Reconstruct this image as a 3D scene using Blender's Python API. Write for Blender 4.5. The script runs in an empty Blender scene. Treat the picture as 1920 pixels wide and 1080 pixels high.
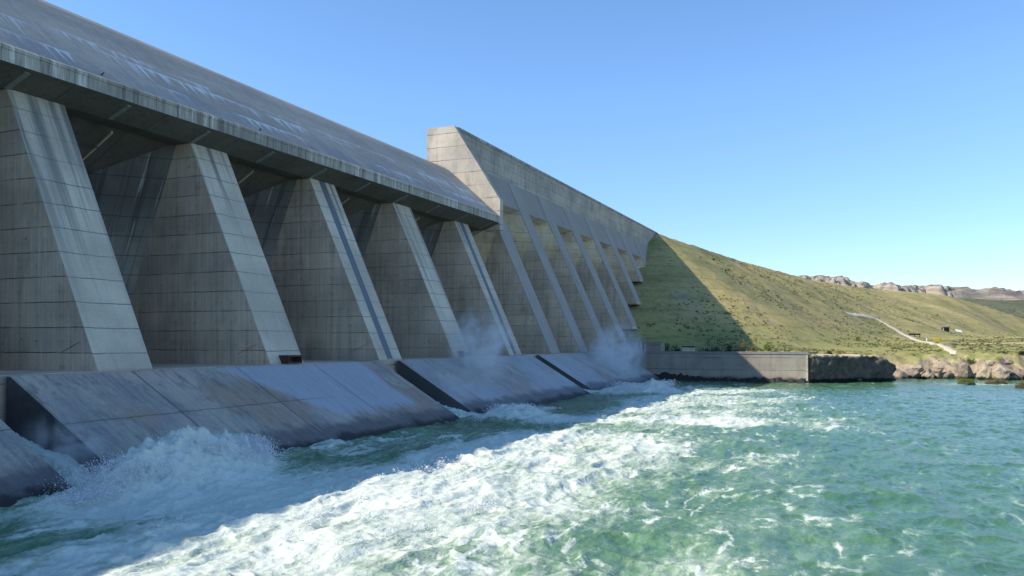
import bpy, bmesh, math, random
import numpy as np
from mathutils import Vector, noise as mnoise

random.seed(7)
rng = np.random.default_rng(11)
SC = bpy.context.scene
COL = SC.collection
H0 = 10.08            # camera height above the river; X runs along the dam, Y upstream, Z up (metres)

# --- maths (numpy only) ---
def _hash(ix, iy, seed):
    n = (ix.astype(np.int64) * 374761393 + iy.astype(np.int64) * 668265263 + seed * 1442695041) & 0xFFFFFFFF
    n = ((n ^ (n >> 13)) * 1274126177) & 0xFFFFFFFF
    n = n ^ (n >> 16)
    return (n & 0xFFFFFF) / float(0xFFFFFF)

def vnoise(x, y, seed=0):
    x, y = np.broadcast_arrays(np.asarray(x, float), np.asarray(y, float))
    ix, iy = np.floor(x), np.floor(y)
    fx, fy = x - ix, y - iy
    ux, uy = fx * fx * fx * (fx * (fx * 6 - 15) + 10), fy * fy * fy * (fy * (fy * 6 - 15) + 10)
    a, b = _hash(ix, iy, seed), _hash(ix + 1, iy, seed)
    c, d = _hash(ix, iy + 1, seed), _hash(ix + 1, iy + 1, seed)
    return (a + (b - a) * ux) * (1 - uy) + (c + (d - c) * ux) * uy

def fbm(x, y, octaves=4, seed=0, gain=0.5):
    t, a, n = 0.0, 1.0, 0.0
    for o in range(octaves):
        ca, sa = math.cos(o * 1.1 + 0.3), math.sin(o * 1.1 + 0.3)
        k = 2.03 ** o
        t = t + a * vnoise((x * ca - y * sa) * k, (x * sa + y * ca) * k, seed + o * 17)
        n += a
        a *= gain
    return t / n

def smooth(e0, e1, x):
    t = np.clip((x - e0) / (e1 - e0), 0, 1)
    return t * t * (3 - 2 * t)

def seg_dist(x, y, pts):
    """distance to a polyline and the signed side (positive on its left)"""
    best = np.full(np.shape(x), 1e9)
    side = np.zeros(np.shape(x))
    for (x0, y0), (x1, y1) in zip(pts[:-1], pts[1:]):
        dx, dy = x1 - x0, y1 - y0
        t = np.clip(((x - x0) * dx + (y - y0) * dy) / (dx * dx + dy * dy), 0, 1)
        d = np.hypot(x - x0 - t * dx, y - y0 - t * dy)
        s = np.sign(dx * (y - y0) - dy * (x - x0))
        side = np.where(d < best, s, side)
        best = np.minimum(best, d)
    return best, side

CREST = [(347, 81), (479, 66), (658, 36), (792, -7), (938, -95), (1060, -260), (1180, -520), (1250, -900)]
BANK = [(215.0, 140), (215.0, 12.5), (228, -5), (237, -9), (248, -11), (253, -22), (249, -34), (253, -44), (250, -58),
        (243, -80), (236, -120), (215, -200), (150, -420), (60, -900)]

def terrain(x, y):
    x = np.asarray(x, float); y = np.asarray(y, float)
    dc, _ = seg_dist(x, y, CREST)
    kk = 1.55 - 0.55 * smooth(350, 560, x)                    # the shoulder by the dam is the steepest
    dc2 = np.where(x < 347, np.abs(81 - y), dc)
    hill = 46.4 + H0 - 0.433 * np.hypot(np.maximum(0, 347 - x), kk * dc2) - 40.0 * smooth(-55, -230, y) * smooth(650, 850, x)
    # gentle swells on the right-hand part of the slope
    sw = (fbm(x / 130.0, y / 130.0, 3, 5) - 0.5)
    hill = hill + sw * 16 * smooth(380, 520, x + 0.8 * np.maximum(0, -y)) * smooth(8, 70, dc)
    db, side = seg_dist(x, y, BANK)
    inl = np.where(side > 0, db, -db)
    floor = 6.9 + 0.016 * np.clip(inl, 0, 400) + (fbm(x / 25.0, y / 25.0, 4, 9) - 0.5) * 1.3 * smooth(4, 25, inl)
    k = 3.0
    m = np.maximum(hill, floor)
    z = m + k * np.log1p(np.exp(-np.abs(hill - floor) / k))
    z = z + (fbm(x / 6.0, y / 6.0, 4, 21) - 0.5) * 0.8 * smooth(2, 20, inl)
    # rocky bank on the free part of the shore, the wall's fill behind the wall
    wall = (y > 11.0)
    rag = (fbm(x / 3.2, y / 3.2, 4, 31) - 0.5)
    ed = inl + rag * 9.0
    edge = np.where(wall, smooth(-0.6, 0.2, inl), 0.44 * smooth(-1.0, 2.0, ed) + 0.56 * smooth(1.5, 20.0, ed))
    rocky = smooth(-3, 2, inl) * (1 - smooth(6, 17, inl)) * (~wall)
    return -3.0 + (z + 3.0) * edge + rag * 3.4 * rocky
# --- end maths ---

# ------------------------------------------------------------------ helpers
def link(o, parent=None):
    COL.objects.link(o)
    if parent is not None:
        o.parent = parent
    return o

def tag(o, label=None, cat=None, group=None, kind=None):
    if label: o['label'] = label
    if cat: o['category'] = cat
    if group: o['group'] = group
    if kind: o['kind'] = kind
    return o

def empty(name, loc, label, cat, group=None, rz=0.0):
    o = bpy.data.objects.new(name, None)
    o.location = loc
    o.rotation_euler = (0, 0, rz)
    link(o)
    return tag(o, label, cat, group)

def mesh_obj(name, verts, faces, mat, parent=None, origin=(0, 0, 0), smooth_shade=False):
    me = bpy.data.meshes.new(name)
    ox, oy, oz = origin
    me.from_pydata([(v[0] - ox, v[1] - oy, v[2] - oz) for v in verts], [], [tuple(f) for f in faces])
    bm = bmesh.new(); bm.from_mesh(me)
    bmesh.ops.recalc_face_normals(bm, faces=bm.faces)
    bm.to_mesh(me); bm.free()
    if smooth_shade:
        me.shade_smooth()
    for m in (mat if isinstance(mat, (list, tuple)) else [mat]):
        me.materials.append(m)
    o = bpy.data.objects.new(name, me)
    if parent is None:
        o.location = origin
    link(o, parent)
    return o

class MB:
    """collects simple solids and makes ONE mesh of them"""
    def __init__(self):
        self.v, self.f = [], []
    def add(self, v, f):
        b = len(self.v)
        self.v += [tuple(p) for p in v]
        self.f += [tuple(i + b for i in q) for q in f]
        return self
    def box(self, x0, x1, y0, y1, z0, z1):
        v = [(x, y, z) for z in (z0, z1) for (x, y) in ((x0, y0), (x1, y0), (x1, y1), (x0, y1))]
        return self.add(v, [(0, 3, 2, 1), (4, 5, 6, 7), (0, 1, 5, 4), (1, 2, 6, 5), (2, 3, 7, 6), (3, 0, 4, 7)])
    def prism(self, prof, x0, x1, cuts=0):
        """profile of (y, z) extruded along x"""
        n = len(prof)
        xs = [x0 + (x1 - x0) * i / (cuts + 1) for i in range(cuts + 2)]
        v = [(x, y, z) for x in xs for (y, z) in prof]
        f = [tuple(range(n)), tuple(range(n * (len(xs) - 1), n * len(xs)))[::-1]]
        for k in range(len(xs) - 1):
            for i in range(n):
                j = (i + 1) % n
                f.append((k * n + i, k * n + j, (k + 1) * n + j, (k + 1) * n + i))
        return self.add(v, f)
    def loft(self, rings):
        n = len(rings[0])
        v = [p for r in rings for p in r]
        f = [tuple(range(n))[::-1], tuple(range(n * (len(rings) - 1), n * len(rings)))]
        for k in range(len(rings) - 1):
            for i in range(n):
                j = (i + 1) % n
                f.append((k * n + i, k * n + j, (k + 1) * n + j, (k + 1) * n + i))
        return self.add(v, f)
    def obbox(self, c, u, w, hu, hw, z0, z1):
        """box with horizontal axis u (unit 2-vector)"""
        ux, uy = u; wx, wy = -uy, ux
        v = []
        for z in (z0, z1):
            for a, b in ((-hu, -hw), (hu, -hw), (hu, hw), (-hu, hw)):
                v.append((c[0] + ux * a + wx * b, c[1] + uy * a + wy * b, z))
        return self.add(v, [(0, 3, 2, 1), (4, 5, 6, 7), (0, 1, 5, 4), (1, 2, 6, 5), (2, 3, 7, 6), (3, 0, 4, 7)])
    def build(self, name, mat, parent=None, origin=(0, 0, 0), smooth_shade=False, bevel=0.0):
        o = mesh_obj(name, self.v, self.f, mat, parent, origin, smooth_shade)
        if bevel:
            m = o.modifiers.new('Bevel', 'BEVEL'); m.width = bevel; m.segments = 1; m.limit_method = 'ANGLE'
        return o

def grid_obj(name, xs, ys, zz, mat, attrs=None):
    nx, ny = len(xs), len(ys)
    X, Y = np.meshgrid(xs, ys, indexing='ij')
    co = np.stack([X, Y, zz], -1).reshape(-1, 3).astype(np.float32)
    i = np.arange((nx - 1) * (ny - 1))
    a = (i // (ny - 1)) * ny + i % (ny - 1)
    q = np.stack([a, a + ny, a + ny + 1, a + 1], -1).astype(np.int32)
    return np_mesh(name, co, q, mat, attrs)

def np_mesh(name, co, faces, mat, attrs=None, shade=True):
    me = bpy.data.meshes.new(name)
    n, k = faces.shape
    me.vertices.add(len(co)); me.vertices.foreach_set('co', np.ascontiguousarray(co, np.float32).ravel())
    me.loops.add(n * k); me.loops.foreach_set('vertex_index', np.ascontiguousarray(faces, np.int32).ravel())
    me.polygons.add(n); me.polygons.foreach_set('loop_start', np.arange(0, n * k, k, dtype=np.int32))
    for an, av in (attrs or {}).items():
        at = me.attributes.new(an, 'FLOAT', 'POINT'); at.data.foreach_set('value', np.ascontiguousarray(av, np.float32).ravel())
    me.update(calc_edges=True)
    if shade:
        me.shade_smooth()
    me.materials.append(mat)
    o = bpy.data.objects.new(name, me)
    return link(o)

# ------------------------------------------------------------------ node helper
class NT:
    def __init__(self, name):
        self.m = bpy.data.materials.new(name); self.m.use_nodes = True
        self.t = self.m.node_tree
        for n in list(self.t.nodes): self.t.nodes.remove(n)
        self.out = self.t.nodes.new('ShaderNodeOutputMaterial')
        g = self.t.nodes.new('ShaderNodeNewGeometry'); self.pos = g.outputs['Position']; self.nor = g.outputs['True Normal']
        s = self.t.nodes.new('ShaderNodeSeparateXYZ'); self.t.links.new(self.pos, s.inputs[0])
        self.x, self.y, self.z = s.outputs
    def _in(self, sock, v):
        if v is None: return
        if hasattr(v, 'is_linked') or hasattr(v, 'links'): self.t.links.new(v, sock)
        else: sock.default_value = v
    def math(self, op, a, b=None, c=None, clamp=False):
        n = self.t.nodes.new('ShaderNodeMath'); n.operation = op; n.use_clamp = clamp
        for i, v in enumerate((a, b, c)):
            if v is not None: self._in(n.inputs[i], v)
        return n.outputs[0]
    def scale(self, sx, sy, sz, off=(0, 0, 0), vec=None):
        n = self.t.nodes.new('ShaderNodeMapping')
        self._in(n.inputs[0], self.pos if vec is None else vec)
        n.inputs['Scale'].default_value = (sx, sy, sz); n.inputs['Location'].default_value = off
        return n.outputs[0]
    def noise(self, vec, s=1.0, detail=4.0, rough=0.55, dist=0.0):
        n = self.t.nodes.new('ShaderNodeTexNoise'); self._in(n.inputs['Vector'], vec)
        n.inputs['Scale'].default_value = s; n.inputs['Detail'].default_value = detail
        n.inputs['Roughness'].default_value = rough; n.inputs['Distortion'].default_value = dist
        return n.outputs['Fac']
    def voro(self, vec, s=1.0, feature='F1'):
        n = self.t.nodes.new('ShaderNodeTexVoronoi'); n.feature = feature
        self._in(n.inputs['Vector'], vec); n.inputs['Scale'].default_value = s
        return n.outputs['Distance']
    def step(self, v, a, b, lo=0.0, hi=1.0):
        n = self.t.nodes.new('ShaderNodeMapRange'); n.interpolation_type = 'SMOOTHSTEP'
        self._in(n.inputs[0], v); self._in(n.inputs[1], a); self._in(n.inputs[2], b)
        n.inputs[3].default_value = lo; n.inputs[4].default_value = hi
        return n.outputs[0]
    def mix(self, f, a, b, mode='MIX'):
        n = self.t.nodes.new('ShaderNodeMix'); n.data_type = 'RGBA'; n.blend_type = mode
        self._in(n.inputs[0], f)
        for i, v in ((6, a), (7, b)):
            if isinstance(v, (tuple, list)): v = tuple(v) + (1.0,) if len(v) == 3 else v
            self._in(n.inputs[i], v)
        return n.outputs[2]
    def ramp(self, v, stops):
        n = self.t.nodes.new('ShaderNodeValToRGB'); self._in(n.inputs[0], v)
        e = n.color_ramp.elements
        while len(e) < len(stops): e.new(0.5)
        for k, (p, c) in zip(e, stops): k.position = p; k.color = tuple(c) + (1.0,)
        return n.outputs[0]
    def attr(self, name):
        n = self.t.nodes.new('ShaderNodeAttribute'); n.attribute_name = name
        return n.outputs['Fac']
    def comb(self, x, y, z):
        n = self.t.nodes.new('ShaderNodeCombineXYZ')
        for i, v in enumerate((x, y, z)): self._in(n.inputs[i], v)
        return n.outputs[0]
    def bump(self, h, strength=0.3, dist=0.1, normal=None):
        n = self.t.nodes.new('ShaderNodeBump'); self._in(n.inputs['Height'], h)
        n.inputs['Strength'].default_value = strength; n.inputs['Distance'].default_value = dist
        if normal is not None: self._in(n.inputs['Normal'], normal)
        return n.outputs[0]
    def bsdf(self, color, rough=0.8, normal=None, spec=0.3, **kw):
        n = self.t.nodes.new('ShaderNodeBsdfPrincipled')
        if isinstance(color, (tuple, list)): color = tuple(color) + (1.0,)
        self._in(n.inputs['Base Color'], color); self._in(n.inputs['Roughness'], rough)
        self._in(n.inputs['Specular IOR Level'], spec)
        for k, v in kw.items(): self._in(n.inputs[k], v)
        if normal is not None: self._in(n.inputs['Normal'], normal)
        self.t.links.new(n.outputs[0], self.out.inputs['Surface'])
        return self.m

def plain(name, c, rough=0.7, vary=0.25, s=2.0, **kw):
    t = NT(name)
    n = t.noise(t.scale(1, 1, 1), s, 5)
    c2 = tuple(k * (1 - vary) for k in c); c3 = tuple(min(1, k * (1 + vary)) for k in c)
    return t.bsdf(t.mix(n, c2, c3), rough, t.bump(n, 0.2, 0.05), **kw)

# ------------------------------------------------------------------ concrete
def concrete(name, base=(0.30, 0.285, 0.25), dark=0.55, lift=2.29, joint_x=None, wet=True, streak=1.0, warm=0.5,
             boards=False, pocks=True):
    t = NT(name)
    P = t.scale(1, 1, 1)
    big = t.noise(P, 0.11, 6, 0.6)
    mid = t.noise(P, 0.7, 6, 0.65)
    c = t.mix(t.step(big, 0.33, 0.67), tuple(k * 0.76 for k in base), tuple(min(1, k * 1.14) for k in base))
    c = t.mix(t.step(t.noise(t.scale(1, 1, .35, (17, 3, 9)), .35, 6, .65), .5, .68, 0, .5), c, tuple(k * .55 for k in base))
    c = t.mix(t.step(mid, 0.4, 0.75, 0, 0.5), c, (base[0] * 1.15 , base[1] * 1.02, base[2] * 0.86))
    # each lift poured from a slightly different batch
    zl = t.math('ADD', t.math('DIVIDE', t.z, lift), t.math('MULTIPLY', t.noise(P, 0.5, 2), 0.06))
    idx = t.math('FLOOR', zl)
    bx = t.math('FLOOR', t.math('DIVIDE', t.math('ADD', t.x, t.math('MULTIPLY', idx, 1.7)), 7.63))
    wn = t.t.nodes.new('ShaderNodeTexWhiteNoise'); wn.noise_dimensions = '2D'
    t.t.links.new(t.comb(idx, t.math('FLOOR', t.math('DIVIDE', t.x, 11.45)), 0.0), wn.inputs['Vector'])
    c = t.mix(1.0, c, t.ramp(wn.outputs[0], [(0, (0.86, 0.87, 0.88)), (1, (1.06, 1.04, 1.0))]), 'MULTIPLY')
    # vertical run-off streaks
    st = t.noise(t.scale(1.3, 1.3, 0.045), 1.0, 5, 0.6)
    c = t.mix(t.step(st, 0.52, 0.72, 0, 0.55 * streak), c, tuple(k * dark * 0.8 for k in base))
    st2 = t.noise(t.scale(2.6, 2.6, 0.07, (31, 7, 3)), 1.0, 3, 0.6)
    c = t.mix(t.step(st2, 0.6, 0.78, 0, 0.35 * streak), c, tuple(min(1, k * 1.5) for k in (base[0], base[0], base[0] * 1.0)))
    # horizontal lift joints, broken up
    fr = t.math('FRACT', zl)
    dl = t.math('ABSOLUTE', t.math('SUBTRACT', fr, 0.5))
    line = t.step(dl, 0.470, 0.492)
    brk = t.step(t.noise(t.scale(0.35, 0.35, 0.2, (5, 5, 5)), 1.0, 4, 0.7), 0.36, 0.6)
    line = t.math('MULTIPLY', line, t.math('MULTIPLY_ADD', brk, 0.85, 0.2))
    h = line
    c = t.mix(t.math('MULTIPLY', line, 0.85), c, tuple(k * 0.2 for k in base))
    # stain hanging below each joint
    below = t.math('MULTIPLY', t.step(fr, 0.15, 0.5), t.step(fr, 0.52, 0.5))
    c = t.mix(t.math('MULTIPLY', below, t.math('MULTIPLY', brk, t.step(st, 0.45, 0.65, 0, 0.4))), c, tuple(k * 0.45 for k in base))
    if joint_x:
        fx = t.math('FRACT', t.math('DIVIDE', t.math('ADD', t.x, t.math('MULTIPLY', t.noise(P, 0.4, 2), 0.1)), joint_x))
        jl = t.step(t.math('ABSOLUTE', t.math('SUBTRACT', fx, 0.5)), 0.5 - 0.09 / joint_x, 0.4995)
        c = t.mix(t.math('MULTIPLY', jl, 0.7), c, tuple(k * 0.25 for k in base))
        h = t.math('MAXIMUM', h, jl)
    if pocks:
        v = t.voro(t.scale(1, 1, 1.3), 0.62)
        pk = t.math('MULTIPLY', t.step(v, 0.09, 0.05), t.step(t.noise(P, 0.15, 2, 0.5), 0.5, 0.6))
        c = t.mix(t.math('MULTIPLY', pk, 0.8), c, tuple(k * 0.2 for k in base))
        h = t.math('MAXIMUM', h, pk)
    if wet:
        zz = t.math('ADD', t.z, t.math('MULTIPLY', t.math('SUBTRACT', t.noise(P, 0.35, 5, 0.65), 0.5), 2.2))
        c = t.mix(t.step(zz, 1.7, 0.7, 0, 0.85), c, (0.035, 0.032, 0.034))
    brd = 0.5 if not boards else t.noise(t.scale(3.2, 3.2, .12, (2, 5, 0)), 1.0, 3, .6)
    c = t.mix(1.0, c, t.ramp(brd, [(0.35, (0.88, 0.89, 0.90)), (0.65, (1.10, 1.09, 1.08))]), 'MULTIPLY')
    fine = t.noise(P, 7.0, 6, 0.7)
    c = t.mix(1.0, c, t.ramp(fine, [(0.25, (0.84, 0.84, 0.84)), (0.75, (1.12, 1.12, 1.12))]), 'MULTIPLY')
    hh = t.math('SUBTRACT', t.math('MULTIPLY', fine, 0.35), t.math('MULTIPLY', h, 1.2))
    return t.bsdf(c, 0.85, t.bump(hh, 0.5, 0.08), 0.25)

M = {}
M['buttress'] = concrete('weathered_concrete', (0.60, 0.50, 0.385), joint_x=None, boards=True, streak=.65)
def stained_head():
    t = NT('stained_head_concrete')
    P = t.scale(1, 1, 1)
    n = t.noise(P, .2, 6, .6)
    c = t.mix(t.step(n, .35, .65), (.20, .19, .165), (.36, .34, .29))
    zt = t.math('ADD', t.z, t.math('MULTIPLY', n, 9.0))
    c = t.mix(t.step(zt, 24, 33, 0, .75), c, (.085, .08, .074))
    s = t.noise(t.scale(1.3, 0, .015, (4, 1, 0)), 1.0, 5, .6)
    c = t.mix(t.step(s, .48, .62, 0, .6), c, (.045, .044, .042))
    s2 = t.noise(t.scale(3.0, 0, .08, (14, 8, 0)), 1.0, 4, .6)
    c = t.mix(t.math('MULTIPLY', t.step(s2, .60, .68, 0, .7), t.step(t.z, 14, 24, .1, .9)), c, (.48, .47, .43))
    fr = t.math('FRACT', t.math('ADD', t.math('DIVIDE', t.z, 2.29), t.math('MULTIPLY', t.noise(P, .5, 2), .06)))
    ln = t.step(t.math('ABSOLUTE', t.math('SUBTRACT', fr, .5)), .47, .492)
    c = t.mix(t.math('MULTIPLY', ln, .7), c, (.04, .04, .04))
    return t.bsdf(c, .8, t.bump(t.math('SUBTRACT', t.noise(P, 5, 6, .7), ln), .4, .06), .3)
M['stained_head'] = stained_head()
M['bounce_head'] = concrete('bounce_tinted_concrete', (.54, .43, .28), streak=.8)  # head flares of the high section, reflected sunlight put into the base colour
M['upper'] = concrete('upper_wall_concrete', (0.47, 0.43, 0.365), lift=2.29, joint_x=20.0, wet=False, streak=0.7)
M['pier'] = concrete('pale_concrete', (0.54, 0.475, 0.385), lift=2.9, wet=False, streak=0.45)
M['wall'] = concrete('training_wall_concrete', (0.335, 0.30, 0.25), lift=3.1, joint_x=None, wet=True, streak=0.4)
def lip_concrete():
    t = NT('streaked_lip_concrete')
    P = t.scale(1, 1, 1)
    a = t.noise(t.scale(1.9, .1, .10), 1.0, 4, .65); b = t.noise(t.scale(1, 1, 1), .12, 4, .6); f = t.noise(t.scale(5.0, .3, .3), 1.0, 4, .6)
    c = t.mix(t.step(b, .35, .65), (.30, .275, .225), (.42, .385, .315))
    c = t.mix(t.step(a, .50, .62, 0, .75), c, (.14, .13, .115))
    c = t.mix(t.math('MULTIPLY', t.step(a, .47, .36), t.step(b, .4, .55)), c, (.62, .60, .54))
    c = t.mix(t.step(f, .55, .7, 0, .5), c, (.17, .16, .14))
    return t.bsdf(c, .85, t.bump(t.noise(P, 5, 6, .7), .3, .05), .25)
M['lip'] = lip_concrete()
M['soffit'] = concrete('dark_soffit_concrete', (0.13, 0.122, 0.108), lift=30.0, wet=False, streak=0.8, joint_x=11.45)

def face_concrete():
    """downstream buttress faces: paler, with long stains running down the face"""
    t = NT('buttress_face_concrete')
    P = t.scale(1, 1, 1)
    base = (0.58, 0.51, 0.39)
    big = t.noise(P, 0.13, 6, 0.6)
    c = t.mix(t.step(big, 0.3, 0.7), tuple(k * 0.8 for k in base), tuple(k * 1.12 for k in base))
    st = t.noise(t.scale(0.9, 0.03, 0.03), 1.0, 5, 0.6)
    hi = t.step(t.math('ADD', t.z, t.math('MULTIPLY', big, 14.0)), 18.0, 40.0, 0.1, 0.85)
    c = t.mix(t.math('MULTIPLY', t.step(st, 0.48, 0.64), hi), c, (0.15, 0.145, 0.14))
    st2 = t.noise(t.scale(1.5, 0.05, 0.05, (9, 2, 4)), 1.0, 4, 0.6)
    c = t.mix(t.step(st2, 0.6, 0.72, 0, 0.4), c, (0.55, 0.53, 0.50))
    fr = t.math('FRACT', t.math('ADD', t.math('DIVIDE', t.z, 2.29), t.math('MULTIPLY', t.noise(P, 0.4, 3), 0.1)))
    line = t.math('MULTIPLY', t.step(t.math('ABSOLUTE', t.math('SUBTRACT', fr, 0.5)), 0.47, 0.492), t.step(big, 0.3, 0.6, 0.3, 0.9))
    c = t.mix(t.math('MULTIPLY', line, 0.85), c, (0.10, 0.10, 0.09))
    rust = t.math('MULTIPLY', t.step(t.noise(t.scale(0.7, 0.12, 0.12, (3, 3, 3)), 1, 4), 0.58, 0.75), t.step(t.z, 16, 9))
    c = t.mix(t.math('MULTIPLY', rust, 0.5), c, (0.22, 0.15, 0.10))
    fine = t.noise(P, 6.0, 6, 0.7)
    c = t.mix(1.0, c, t.ramp(fine, [(0.25, (0.85, 0.85, 0.85)), (0.75, (1.12, 1.12, 1.12))]), 'MULTIPLY')
    return t.bsdf(c, 0.85, t.bump(t.math('SUBTRACT', t.math('MULTIPLY', fine, 0.3), line), 0.45, 0.06), 0.25)
M['face'] = face_concrete()

def far_face():
    t = NT('far_face_concrete')
    P = t.scale(1, 1, 1)
    n = t.noise(P, .2, 6, .6); s = t.noise(t.scale(0.9, .05, .05), 1, 5)
    c = t.mix(n, (.31, .285, .25), (.42, .38, .33)); c = t.mix(t.step(s, .5, .75, 0, .6), c, (.22, .21, .19))
    return t.bsdf(c, .88, t.bump(t.noise(P, 5, 5), .3, .05), .2)
M['far_face'] = far_face()

def band_concrete():
    """dark, wet band worn down the middle of every second buttress face"""
    t = NT('wet_face_band')
    n = t.noise(t.scale(1.2, 0.1, 0.1), 1.0, 5, 0.6)
    return t.bsdf(t.mix(n, (0.09, 0.10, 0.12), (0.17, 0.18, 0.20)), 0.55, t.bump(n, 0.3, 0.05), 0.4)
M['band'] = band_concrete()

def chute_concrete():
    t = NT('spillway_concrete')
    P = t.scale(1, 1, 1)
    base = (0.47, 0.405, 0.325)
    big = t.noise(t.scale(0.5, 1, 1), 0.10, 6, 0.65)
    c = t.mix(t.step(big, 0.3, 0.7), tuple(k * 0.82 for k in base), tuple(k * 1.1 for k in base))
    mid = t.noise(t.scale(0.6, 1, 1), 1.1, 6, 0.7)
    c = t.mix(t.step(mid, 0.4, 0.8, 0, 0.35), c, (0.2, 0.19, 0.19))
    # lower chute stain with blue sky light painted in, ragged upper edge with drips
    zr = t.math('ADD', t.z, t.math('MULTIPLY', t.math('SUBTRACT', t.noise(t.scale(0.09, 0, 0), 1.0, 4), 0.5), 5.0))
    lowm = t.math('MULTIPLY', t.step(zr, 40.2, 38.2), t.step(t.noise(t.scale(0.25, .25, .25), 1, 5), 0.3, 0.6))
    c = t.mix(t.math('MULTIPLY', lowm, 0.55), c, (0.23, 0.25, 0.29))
    # combs of white lime drips below three construction joints
    for k, (zk, ln, amt) in enumerate(((39.3, 2.2, 1.0), (41.9, 2.8, 0.95), (42.9, 1.8, 0.7))):
        zz = t.math('ADD', t.z, t.math('MULTIPLY', t.noise(t.scale(0.5, 0, 0, (k * 7.0, 0, 0)), 1, 3), 0.7))
        tt = t.math('DIVIDE', t.math('SUBTRACT', zk, zz), ln)
        inside = t.math('MULTIPLY', t.step(tt, -0.03, 0.03), t.step(tt, 1.0, 0.75))
        drip = t.noise(t.scale(1.5, 0.0, 0.03, (k * 13.0, 0, 0)), 1.0, 3, 0.6)
        thr = t.math('MULTIPLY_ADD', tt, 0.2, 0.46)
        d = t.step(t.math('SUBTRACT', drip, thr), 0.0, 0.07)
        top = t.math('MULTIPLY', t.step(tt, 0.13, 0.05), 0.9)
        seg = t.step(t.noise(t.scale(0.045, 0, 0, (k * 3.3 + 1.7, 0, 0)), 1, 2, 0.6), 0.47, 0.53)
        f = t.math('MULTIPLY', t.math('MULTIPLY', inside, seg), t.math('MAXIMUM', d, top))
        c = t.mix(t.math('MULTIPLY', f, amt * 0.9), c, (0.72, 0.73, 0.75))
    fx = t.math('FRACT', t.math('DIVIDE', t.x, 11.45))
    jl = t.step(t.math('ABSOLUTE', t.math('SUBTRACT', fx, 0.5)), 0.492, 0.4995)
    c = t.mix(t.math('MULTIPLY', jl, 0.35), c, (0.5, 0.5, 0.5))
    dn = t.noise(t.scale(1.7, .05, .05), 1.0, 5, .65)
    c = t.mix(t.step(dn, .52, .72, 0, .4), c, (.20, .19, .185))
    fz = t.math('FRACT', t.math('DIVIDE', t.math('ADD', t.z, t.math('MULTIPLY', t.noise(P, .3, 3), .12)), 1.55))
    lz = t.step(t.math('ABSOLUTE', t.math('SUBTRACT', fz, 0.5)), 0.47, 0.496)
    c = t.mix(t.math('MULTIPLY', lz, t.step(mid, .4, .6, .05, .3)), c, (.16, .15, .15))
    fine = t.noise(P, 5.0, 6, 0.7)
    c = t.mix(1.0, c, t.ramp(fine, [(0.25, (0.84, 0.84, 0.84)), (0.75, (1.12, 1.12, 1.12))]), 'MULTIPLY')
    return t.bsdf(c, 0.8, t.bump(t.math('SUBTRACT', fine, jl), 0.3, 0.05), 0.3)
M['chute'] = chute_concrete()

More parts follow.
